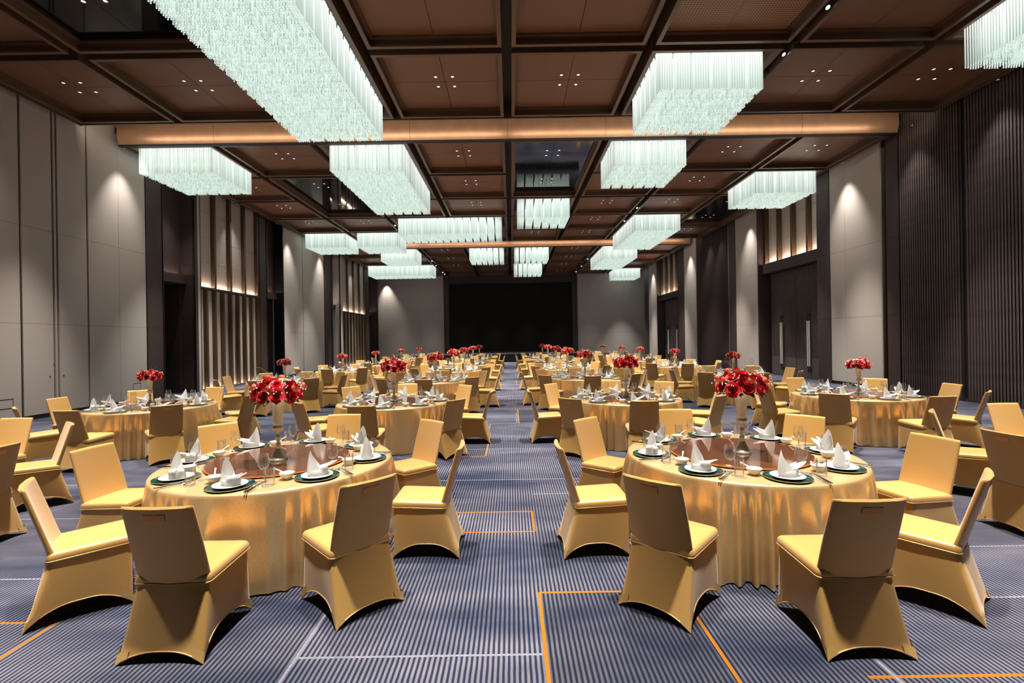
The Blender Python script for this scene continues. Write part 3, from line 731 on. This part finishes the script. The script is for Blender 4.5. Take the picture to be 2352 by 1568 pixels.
def chair(x, y, face, label, near, mid):
    r = tag(E('banquet_chair', (x, y, 0), face - PI / 2), label, 'chair', 'gold covered banquet chairs')
    O('skirt', CH_SKIRT, r); O('seat', CH_SEAT, r); O('backrest', CH_BACK, r)
    if mid: O('handle_opening', CH_HANDLE, r)
    if near:
        O('hem', CH_HEM, r); O('seat_piping', CH_PIPE, r)
        for p in CH_POCKET: O('foot_pocket', p, r)

# ------------------------------------------------------------------ table meshes
TR_, TZ = 1.035, 0.77
def cloth_mesh(seed):
    rn = random.Random(seed); N = 520
    ph = [rn.uniform(0, 2 * PI) for _ in range(8)]; n1, n2, n3 = rn.choice((19, 21, 23)), rn.choice((43, 47)), rn.choice((6, 7))
    def fold(t):
        u = t + 0.10 * math.sin(3 * t + ph[3]) + 0.05 * math.sin(5 * t + ph[4]) + 0.02 * math.sin(11 * t + ph[7])
        s = (0.5 + 0.5 * math.sin(n1 * u + ph[0])) ** 1.25
        w = t + 0.06 * math.sin(4 * t + ph[5]) + 0.03 * math.sin(9 * t + ph[6])
        k = 0.5 + 0.5 * math.sin(n2 * w + ph[1])
        return (0.50 + 0.30 * math.sin(n3 * t + ph[2])) * s + (0.24 + 0.20 * math.sin(5 * t + ph[7])) * (2 * k ** 1.6 - 0.7)
    top = [(0.0, 0), (0.5, 0), (0.9, 0), (TR_ - 0.03, 0), (TR_ - 0.008, -0.003), (TR_, -0.012), (TR_ + 0.004, -0.03)]
    nv = 14
    def fn(i, j):
        t = 2 * PI * i / N
        if j < len(top): r, dz = top[j]; return max(r, 0.002) * math.cos(t), max(r, 0.002) * math.sin(t), TZ + dz
        v = (j - len(top) + 1) / nv
        r = TR_ + 0.004 + 0.012 * v + 0.112 * v ** 0.7 * fold(t) + 0.005 * math.sin(9 * v + 4 * t) * v
        z = TZ - 0.03 - (TZ - 0.036) * v + 0.010 * v * (math.sin(n3 * t + ph[5]))
        return r * math.cos(t), r * math.sin(t), max(z, 0.004)
    b = MB(); b.grid(fn, N, len(top) + nv, True)
    return b.mesh('tablecloth', 'gold_satin', 180)
CLOTHS = [cloth_mesh(k) for k in (1, 2, 3, 4)]
T_BASE = MB().lathe([(0.32, 0.0), (0.32, 0.03), (0.06, 0.06), (0.06, 0.72), (0.5, 0.73), (0.98, 0.735), (0.98, 0.762)], 24, True, True).mesh('table_base', 'black_metal', 30)
TT_TOP = MB().lathe([(0.62, 0.012), (0.628, 0.018), (0.628, 0.026), (0.622, 0.030), (0.3, 0.030), (0.0, 0.030)], 72, True).mesh('turntable_glass', 'brown_glass', 30)
TT_EDGE = MB().lathe([(0.20, 0.0), (0.20, 0.010), (0.632, 0.0105), (0.635, 0.016), (0.632, 0.022), (0.626, 0.022)], 72, True).mesh('turntable_edge', 'amber_edge', 30)
V_BASE = MB().lathe([(0.0, 0.0), (0.080, 0.0), (0.082, 0.008), (0.078, 0.020), (0.068, 0.024), (0.064, 0.034), (0.056, 0.052), (0.044, 0.072), (0.032, 0.095), (0.025, 0.108)], 32).mesh('vase_base', 'champagne_metal', 60)
V_STEM = MB().lathe([(0.024, 0.106), (0.026, 0.118), (0.021, 0.132), (0.025, 0.145), (0.018, 0.156), (0.014, 0.170), (0.022, 0.186), (0.0285, 0.205), (0.024, 0.224), (0.015, 0.240), (0.016, 0.254), (0.030, 0.264), (0.048, 0.280), (0.054, 0.300), (0.050, 0.316), (0.040, 0.328)], 28).mesh('vase_stem', 'champagne_metal', 70)
V_CUP = MB().lathe([(0.039, 0.326), (0.042, 0.334), (0.041, 0.344), (0.045, 0.40), (0.049, 0.46), (0.054, 0.51), (0.062, 0.545), (0.078, 0.574), (0.079, 0.577), (0.074, 0.576), (0.055, 0.53)], 32).mesh('vase_cup', 'champagne_metal', 60)

# roses and fillers
def rose_mb(b, seed, R=0.066, layers=None, ruff=0.0):
    rn = random.Random(seed)
    layers = layers or [(3, 80, 0.30, 0.78, 0.0), (4, 62, 0.50, 0.86, 0.05), (5, 54, 0.72, 0.82, 0.22), (6, 46, 0.95, 0.66, 0.42)]
    off = 0
    for li, (n, hw, ro, h, curl) in enumerate(layers):
        off += rn.uniform(20, 60)
        for k in range(n):
            a0 = math.radians(off + 360 * k / n + rn.uniform(-8, 8)); q = 1 + rn.uniform(-0.07, 0.07); sd = rn.uniform(0, 6)
            def fn(i, j):
                u = i / 5 * 2 - 1; v = j / 4
                a = a0 + math.radians(hw) * u * (0.55 + 0.45 * min(1, v * 1.8))
                rr = R * q * (0.12 + (ro - 0.12) * math.sin(min(1.0, v * 1.05) * PI / 2) ** 0.9) + R * 0.045 * u * (1 if li else 0)
                rr += R * curl * max(0, v - 0.62) * 1.1
                z = R * h * 1.15 * (v ** 0.9) - R * curl * 1.1 * max(0, v - 0.68) - R * 0.10 * u * u * v
                if ruff: rr += R * ruff * math.sin(u * 9 + sd) * v; z += R * ruff * math.cos(u * 11 + sd) * v
                return rr * math.cos(a), rr * math.sin(a), z - R * 0.1
            b.grid(fn, 6, 5)
    return b
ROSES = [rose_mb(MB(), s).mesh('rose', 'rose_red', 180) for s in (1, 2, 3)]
CARN = rose_mb(MB(), 9, 0.05, [(5, 50, 0.4, 0.95, 0.1), (7, 36, 0.65, 0.9, 0.25), (9, 30, 0.85, 0.7, 0.3), (10, 26, 1.0, 0.45, 0.3)], 0.10).mesh('carnation', 'carnation_red', 180)
RANU = rose_mb(MB(), 4, 0.034, [(3, 90, 0.45, 1.2, -0.4), (4, 70, 0.75, 1.2, -0.5), (5, 60, 1.0, 1.1, -0.6)]).mesh('ranunculus', 'ranunculus_coral', 180)
CREAM = rose_mb(MB(), 5, 0.045, [(3, 60, 0.4, 1.0, 0.1), (6, 30, 1.0, 1.0, 0.5)]).mesh('cream_flower', 'cream_petal', 180)
def leaf_mb(b, L=0.085, W=0.026):
    b.grid(lambda i, j: ((i - 1) * W * math.sin(PI * min(0.97, 0.06 + j / 5 * 0.94)), L * j / 5, -0.3 * W * (1 - abs(i - 1)) - 0.10 * L * (j / 5) ** 2), 3, 6); return b
LEAF = leaf_mb(MB()).mesh('leaf', 'leaf_green', 180)
LEAFL = leaf_mb(MB(), 0.06, 0.016).mesh('leaf_sprig', 'leaf_light', 180)
def octa(b, c, r):
    x, y, z = c; n0 = b.grid(lambda i, j: (x + r * math.cos(PI * i / 3) * (0.3, 0.95, 0.95, 0.3)[j], y + r * math.sin(PI * i / 3) * (0.3, 0.95, 0.95, 0.3)[j], z + r * (-0.95, -0.35, 0.35, 0.95)[j]), 6, 4, True)
    b.f.append(tuple(n0 + i for i in range(6))[::-1]); b.f.append(tuple(n0 + 18 + i for i in range(6)))
EL = (0.165, 0.165, 0.115)
def dome(az, el, k=1.0):
    a, e = math.radians(az), math.radians(el)
    p = Vector((EL[0] * k * math.cos(e) * math.cos(a), EL[1] * k * math.cos(e) * math.sin(a), 0.058 + EL[2] * k * math.sin(e)))
    nrm = Vector((math.cos(a) * math.cos(e + 0.12), math.sin(a) * math.cos(e + 0.12), math.sin(e + 0.12)))
    return p, nrm.to_track_quat('Z', 'Y').to_euler()
BQ = []      # (name, mesh, azimuth, elevation, radius factor, scale)
for k in range(10): BQ.append(('rose', ROSES[k % 3], 18 + 36 * k, 0 + (k % 2) * 8, 1.06, 0.84 + 0.08 * ((k * 5) % 3 - 1)))
for k in range(6):
    BQ.append((('rose', ROSES[(k + 1) % 3], 'r') if k % 2 == 0 else ('carnation', CARN, 'c'))[:2] + (60 * k + 30, 40 + (k % 3) * 4, 1.06, 0.86))
BQ.append(('rose', ROSES[1], 200, 78, 0.98, 0.95)); BQ.append(('cream_flower', CREAM, 60, 70, 1.0, 1.0)); BQ.append(('cream_flower', CREAM, 330, 66, 1.02, 1.0))
for az, el in ((0, 26), (135, 28), (247, 27), (312, 24), (75, 58), (160, 66), (205, 30), (68, 26)): BQ.append(('ranunculus', RANU, az, el, 1.30, 1.1))
for k in range(6): BQ.append(('carnation', CARN, 60 * k + 5, 24 + 6 * (k % 2), 1.12, 0.9))
rb = random.Random(12)
BR = MB()
for k in range(90):
    cl = rb.choice((15, 55, 100, 160, 205, 262, 290, 345)); p, _ = dome(cl + rb.gauss(0, 9), rb.uniform(12, 66), rb.uniform(1.36, 1.62)); octa(BR, p, rb.uniform(0.005, 0.0075))
BREATH = BR.mesh('baby_breath', 'white_bloom', 180)
CORE = MB().lathe([(0.03, -0.04), (0.035, 0.03), (0.07, 0.04), (0.13, 0.045), (0.14, 0.07), (0.12, 0.11), (0.06, 0.145), (0.0, 0.155)], 20).mesh('foliage_core', 'leaf_green', 180)
TW = []
for k, (az, sp, h) in enumerate(((40, 0.32, 0.18), (150, 0.28, 0.20), (275, 0.20, 0.15))):
    a = math.radians(az); b = MB()
    b.tube([(math.cos(a) * sp * t, math.sin(a) * sp * t, 0.12 + h * math.sin(t * PI * 0.72)) for t in [i / 7 for i in range(8)]], [0.0022 - 0.0013 * i / 7 for i in range(8)], 4)
    TW.append(b.mesh('twig', 'twig_brown', 180))
LEAFS = [(az, rb.uniform(-22, -5)) for az in range(0, 360, 30)]
def leaf_eul(az, tilt): return Euler((math.radians(tilt), 0, math.radians(az - 90)))
# merged bouquet for the far tables
def bouquet_merged():
    meshes = {}
    b = MB(); idx = []
    names = ['rose_red', 'carnation_red', 'ranunculus_coral', 'cream_petal', 'leaf_green', 'white_bloom']
    def put(me, M, k):
        o = len(b.v); b.v += [tuple(M @ v.co) for v in me.vertices]
        for p in me.polygons: b.f.append(tuple(o + i for i in p.vertices)); idx.append(k)
    for nm, me, az, el, kf, s in BQ:
        p, e = dome(az, el, kf); put(me, Matrix.Translation(p) @ e.to_matrix().to_4x4() @ Matrix.Scale(s, 4), {'rose': 0, 'carnation': 1, 'ranunculus': 2, 'cream_flower': 3}[nm])
    put(CORE, Matrix(), 4); put(BREATH, Matrix(), 5)
    for az, tl in LEAFS:
        a = math.radians(az); put(LEAF, Matrix.Translation((0.13 * math.cos(a), 0.13 * math.sin(a), 0.03)) @ leaf_eul(az, tl).to_matrix().to_4x4(), 4)
    me = bpy.data.meshes.new('rose_bouquet'); me.from_pydata(b.v, [], b.f)
    for n in names: me.materials.append(MATS[n])
    me.polygons.foreach_set('material_index', idx); me.polygons.foreach_set('use_smooth', [True] * len(idx)); return me
BOUQ = bouquet_merged()
def bouquet(x, y, z, rz, sca, label, parts):
    g = 'red rose bouquets in the table vases'
    if not parts:
        tag(O('rose_bouquet', BOUQ, None, (x, y, z), rz, scale=sca), label, 'bouquet', g); return
    r = tag(O('rose_bouquet', None, None, (x, y, z), rz, scale=sca), label, 'bouquet', g)
    O('foliage_core', CORE, r); stuff(O('baby_breath', BREATH, r))
    for nm, me, az, el, kf, s in BQ:
        p, e = dome(az, el, kf); O(nm, me, r, p, rot=e, scale=s)
    for az, tl in LEAFS:
        a = math.radians(az); O('leaf', LEAF, r, (0.13 * math.cos(a), 0.13 * math.sin(a), 0.03), rot=leaf_eul(az, tl))
    for k in range(8):
        p, e = dome(45 * k + 10, 68, 1.0); O('leaf', LEAFL, r, p, rot=(math.radians(40), 0, math.radians(45 * k)))
    for t in TW: O('twig', t, r)

# ------------------------------------------------------------------ place setting meshes
CG = MB().lathe([(0.0, 0.008), (0.12, 0.008), (0.150, 0.010), (0.174, 0.016)], 40).mesh('charger_plate', 'green_marble', 60)
CG_RIM = MB().lathe([(0.174, 0.016), (0.178, 0.0165), (0.177, 0.013), (0.150, 0.004), (0.11, 0.0), (0.0, 0.0)], 40).mesh('charger_rim', 'silver', 60)
PL = MB().lathe([(0.0, 0.002), (0.075, 0.0), (0.085, 0.004), (0.115, 0.012), (0.128, 0.017), (0.127, 0.020), (0.085, 0.011), (0.0, 0.009)], 36).mesh('side_plate', 'porcelain', 60)
def napkin_mesh():
    b = MB(); N = 36
    prof = [(0.90, 0.0), (1.03, 0.012), (1.06, 0.028), (1.03, 0.045), (0.97, 0.051), (0.90, 0.047), (0.80, 0.02), (0.5, 0.012), (0.02, 0.012)]
    def band(i, j):
        t = 2 * PI * i / N; s, z = prof[j]
        return 0.078 * s * math.cos(t) + 0.008, 0.056 * s * math.sin(t), z * (1 + 0.18 * math.cos(t))
    b.grid(band, N, len(prof), True)
    def cone(i, j):
        t = -0.35 * PI + 2.25 * PI * i / 30; v = j / 11
        hh = 0.055 + 0.135 * ((1 + math.cos(t - PI * 0.86)) / 2) ** 1.15
        z = 0.018 + hh * v; k = 1 - 0.66 * (z / 0.21) ** 1.7
        r = 1 + 0.10 * i / 30
        return -0.018 - 0.012 * v + 0.060 * k * r * math.cos(t), 0.046 * k * r * math.sin(t) + 0.004, z
    b.grid(cone, 31, 12)
    for s, up in ((1, 0.0), (-1, 0.014)):
        def tail(i, j):
            u = i / 8; w = j / 4 * 2 - 1
            return 0.015 + (0.125 - 0.01 * s) * u + 0.01 * w * s, s * 0.012 + 0.050 * (1 - u) ** 0.6 * w + 0.018 * s * u, 0.035 + up + 0.060 * u ** 1.3 + 0.018 * abs(w) * (1 - u)
        b.grid(tail, 9, 5)
    return b.mesh('napkin', 'napkin_white', 180)
NAP = napkin_mesh()
BOWL = MB().lathe([(0.0, 0.0), (0.024, 0.0), (0.026, 0.006), (0.042, 0.018), (0.055, 0.036), (0.061, 0.056), (0.059, 0.057), (0.050, 0.036), (0.036, 0.018), (0.0, 0.010)], 28).mesh('soup_bowl', 'porcelain', 60)
b = MB(); b.grid(lambda i, j: (0.016 * math.cos(2 * PI * i / 12) * (0.3, 0.8, 1.0)[j], 0.024 * math.sin(2 * PI * i / 12) * (0.3, 0.8, 1.0)[j], (0, 0.004, 0.012)[j]), 12, 3, True)
b.tube([(0, 0.018, 0.010), (0, 0.036, 0.044), (0, 0.075, 0.064), (0, 0.105, 0.076)], [0.008, 0.006, 0.006, 0.008], 8)
CSPOON = b.mesh('ceramic_spoon', 'porcelain', 60)
G_BOWL = MB().lathe([(0.008, 0.098), (0.022, 0.104), (0.038, 0.122), (0.046, 0.145), (0.047, 0.165), (0.042, 0.200), (0.036, 0.228)], 22).mesh('glass_bowl', 'clear_glass', 180)
G_STEM = MB().lathe([(0.009, 0.099), (0.0045, 0.088), (0.0038, 0.05), (0.0045, 0.012), (0.010, 0.005)], 10).mesh('glass_stem', 'clear_glass', 180)
G_FOOT = MB().lathe([(0.010, 0.005), (0.030, 0.003), (0.037, 0.0015), (0.036, 0.0), (0.0, 0.0)], 22).mesh('glass_foot', 'clear_glass', 60)
b = MB()
for me in (G_BOWL, G_STEM, G_FOOT): b.add([v.co for v in me.vertices], [p.vertices for p in me.polygons])
G_ALL = b.mesh('wine_glass', 'clear_glass', 180)
TUMB = MB().lathe([(0.0, 0.0), (0.033, 0.0), (0.036, 0.004), (0.039, 0.14), (0.0375, 0.14), (0.034, 0.016), (0.0, 0.014)], 22).mesh('tumbler', 'clear_glass', 60)
REST = MB(); REST.grid(lambda i, j: ((-0.034 + 0.068 * i / 6) , 0.012 * math.cos(PI * j / 5), 0.011 * math.sin(PI * j / 5) * (1.0 if i not in (1, 2, 4, 5) else 0.75)), 7, 6)
REST = REST.mesh('cutlery_rest', 'porcelain', 180)
b = MB(); b.grid(lambda i, j: (0.017 * math.cos(2 * PI * i / 14) * (0.1, 0.5, 0.85, 1.0)[j], 0.11 + 0.026 * math.sin(2 * PI * i / 14) * (0.1, 0.5, 0.85, 1.0)[j], (0.009, 0.010, 0.014, 0.019)[j]), 14, 4, True)
b.tube([(0, 0.088, 0.016), (0, 0.05, 0.015), (0, 0.0, 0.010), (0, -0.06, 0.006), (0, -0.085, 0.006)], [0.003, 0.0028, 0.003, 0.0045, 0.0045], 6)
SSPOON = b.mesh('table_spoon', 'silver', 60)
STICK = MB().tube([(0, 0.13, 0.013), (0, 0.02, 0.010), (0, -0.10, 0.006), (0, -0.115, 0.006)], [0.0022, 0.003, 0.0042, 0.0042], 6).mesh('chopstick_shaft', 'black_lacquer', 60)
SCAP = MB().tube([(0, -0.115, 0.006), (0, -0.125, 0.006)], 0.0045, 6).mesh('chopstick_cap', 'silver', 60)

SEATN = ['right', 'far-right', 'far', 'far-left', 'left', 'near-left', 'near', 'near-right']
def setting(tx, ty, phi, k, desc, lvl):
    rz = phi + PI / 2 + random.uniform(-0.05, 0.05); r = 0.838 + random.uniform(-0.008, 0.008)
    ox, oy = tx + r * math.cos(phi), ty + r * math.sin(phi)
    c, s = math.cos(rz), math.sin(rz)
    def at(u, v, z=0.0): return (ox + u * c - v * s, oy + u * s + v * c, TZ + z + 0.0005)
    tail_ = f"{SEATN[k]} seat, {desc}"
    ch = tag(O('charger_plate', CG, None, at(0, 0), rz), f"green marbled charger plate, {tail_}", 'plate', 'green charger plates')
    if lvl < 2: O('rim', CG_RIM, ch)
    if lvl < 2: tag(O('side_plate', PL, None, at(0, 0, 0.0085), rz), f"round white side plate under the napkin, {tail_}", 'plate', 'white side plates')
    tag(O('napkin', NAP, None, at(0.0, 0.0, 0.0208 if lvl < 2 else 0.009), rz + random.uniform(-0.5, 0.5)), f"white napkin folded to a peak, {tail_}", 'napkin', 'peaked white napkins')
    if lvl < 2:
        bp = at(-0.205 + random.uniform(-.01, .01), 0.115 + random.uniform(-.01, .01))
        tag(O('soup_bowl', BOWL, None, bp, rz), f"small white soup bowl, {tail_}", 'bowl', 'small white soup bowls')
    if lvl == 0:
        tag(O('ceramic_spoon', CSPOON, None, (bp[0], bp[1], bp[2] + 0.018), rz + random.uniform(0.2, 1.3)), f"white ceramic spoon in the soup bowl, {tail_}", 'spoon', 'white soup spoons')
    gp = at(0.19, 0.145)
    lb = f"clear stemmed wine glass, {tail_}"
    if lvl == 0:
        w = tag(E('wine_glass', gp), lb, 'glass', 'wine glasses'); O('bowl', G_BOWL, w); O('stem', G_STEM, w); O('foot', G_FOOT, w)
    else: tag(O('wine_glass', G_ALL, None, gp), lb, 'glass', 'wine glasses')
    if lvl < 2: tag(O('tumbler', TUMB, None, at(0.295, 0.045)), f"straight clear water tumbler, {tail_}", 'glass', 'water tumblers')
    if lvl == 0:
        tag(O('cutlery_rest', REST, None, at(0.214, 0.015), rz), f"white porcelain cutlery rest, {tail_}", 'cutlery rest', 'white cutlery rests')
        tag(O('table_spoon', SSPOON, None, at(0.199, -0.065, 0.006), rz + 0.05), f"shiny steel spoon on the rest, {tail_}", 'spoon', 'steel spoons')
        for q, u in enumerate((0.222, 0.236)):
            st = tag(O('chopstick', STICK, None, at(u, -0.06, 0.0075), rz - 0.03), f"{'left' if q == 0 else 'right'} black chopstick of the pair, {tail_}", 'chopstick', 'black chopsticks')
            O('end_cap', SCAP, st)

# measured chairs (x, y, facing degrees) for the two front tables; others follow the eightfold pattern
FRONT_R = [(3.43, 4.45, 193), (3.12, 5.45, 222), (2.155, 5.92, 268), (1.10, 5.55, 312), (0.74, 4.43, 2), (1.125, 3.485, 47), (2.07, 3.10, 90), (3.0, 3.49, 133)]
FRONT_L = [(-0.89, 4.48, 180), (-1.22, 5.55, 228), (-2.22, 5.95, 272), (-3.25, 5.55, 318), (-3.58, 4.58, -6), (-3.19, 3.58, 38), (-2.12, 3.16, 90), (-1.207, 3.562, 136)]
TABLES = [(-2.24, 4.66, 'L', 0), (2.17, 4.66, 'R', 0), (-2.22, 9.1, 'L', 1), (2.12, 9.15, 'R', 1), (-2.2, 13.9, 'L', 2), (2.12, 14.2, 'R', 2), (-2.2, 18.35, 'L', 3), (2.12, 18.55, 'R', 3), (-2.2, 22.5, 'L', 4), (2.1, 23.2, 'R', 4),
          (-2.2, 27.6, 'L', 5), (2.1, 28.1, 'R', 5), (-2.2, 33.1, 'L', 6), (2.1, 33.0, 'R', 6),
          (-6.73, 9.05, 'l', 0), (6.48, 9.15, 'r', 0), (-6.73, 14.36, 'l', 1), (6.48, 14.25, 'r', 1), (-6.73, 19.3, 'l', 2), (6.48, 19.3, 'r', 2), (-6.73, 24.0, 'l', 3), (6.48, 24.5, 'r', 3), (-6.73, 29.5, 'l', 4), (6.48, 28.6, 'r', 4), (-6.73, 35.2, 'l', 5), (6.48, 34.4, 'r', 5),
          (-6.80, 4.75, 'x', 0), (6.50, 4.72, 'y', 0)]
NAMES = {'L': '{} table left of the aisle', 'R': '{} table right of the aisle', 'l': '{} outer table on the left', 'r': '{} outer table on the right',
         'x': 'table cut by the left edge', 'y': 'table cut by the right edge'}
for ti, (tx, ty, col_, row) in enumerate(TABLES):
    desc = NAMES[col_].format(ORD[row]); cut = col_ in 'xy'
    lvl = 0 if ty < 10 else (1 if ty < 21 else 2)
    t = tag(E('banquet_table', (tx, ty, 0), 0.7 * ti), f"round banquet table draped in gold satin, {desc}", 'table', 'round gold-draped banquet tables')
    O('tablecloth', CLOTHS[ti % 4], t); O('table_base', T_BASE, t)
    s = tag(E('turntable', (tx, ty, TZ + 0.0005)), f"round brown glass turntable on the {desc}", 'turntable', 'brown glass turntables'); O('glass_disc', TT_TOP, s); O('amber_base', TT_EDGE, s)
    k = 1.0 if col_ in 'LR' else 0.83
    vz = TZ + 0.031; vx, vy = tx + (0.02 if ti != 1 else 0.0), ty - 0.08
    v = tag(O('trumpet_vase', None, None, (vx, vy, vz), scale=k), f"tall champagne-gold trumpet vase on the {desc}", 'vase', 'champagne gold trumpet vases')
    O('vase_base', V_BASE, v); O('vase_stem', V_STEM, v); O('vase_cup', V_CUP, v)
    bouquet(vx, vy, vz + 0.545 * k, 1.1 * ti + (0.4 if ti == 0 else 0), k * 1.03, f"domed bouquet of red roses in the vase of the {desc}", ty < 15 and not cut)
    for q in range(8):
        phi = q * PI / 4
        if not cut: setting(tx, ty, phi, q, desc, lvl)
        if cut and q not in ((0, 1, 2, 7) if col_ == 'x' else (2, 3, 4, 5)): continue
        if ti == 0: cx, cyy, fc = FRONT_L[q]; fc = math.radians(fc)
        elif ti == 1: cx, cyy, fc = FRONT_R[q]; fc = math.radians(fc)
        else:
            a = phi + random.uniform(-0.06, 0.06); rr = 1.49 + random.uniform(-0.01, 0.06)
            cx, cyy = tx + rr * math.cos(a), ty + rr * math.sin(a); fc = a + PI + random.uniform(-0.10, 0.10)
        dr = math.hypot(cx - tx, cyy - ty)
        lim = (1.48 if q in (0, 2, 4) else 1.44) if ti < 2 else 1.48
        if dr < lim: cx, cyy = tx + (cx - tx) * lim / dr, ty + (cyy - ty) * lim / dr
        chair(cx, cyy, fc, f"gold stretch-covered chair at the {SEATN[q]} seat of the {desc}", cyy < 7.5, cyy < 22)
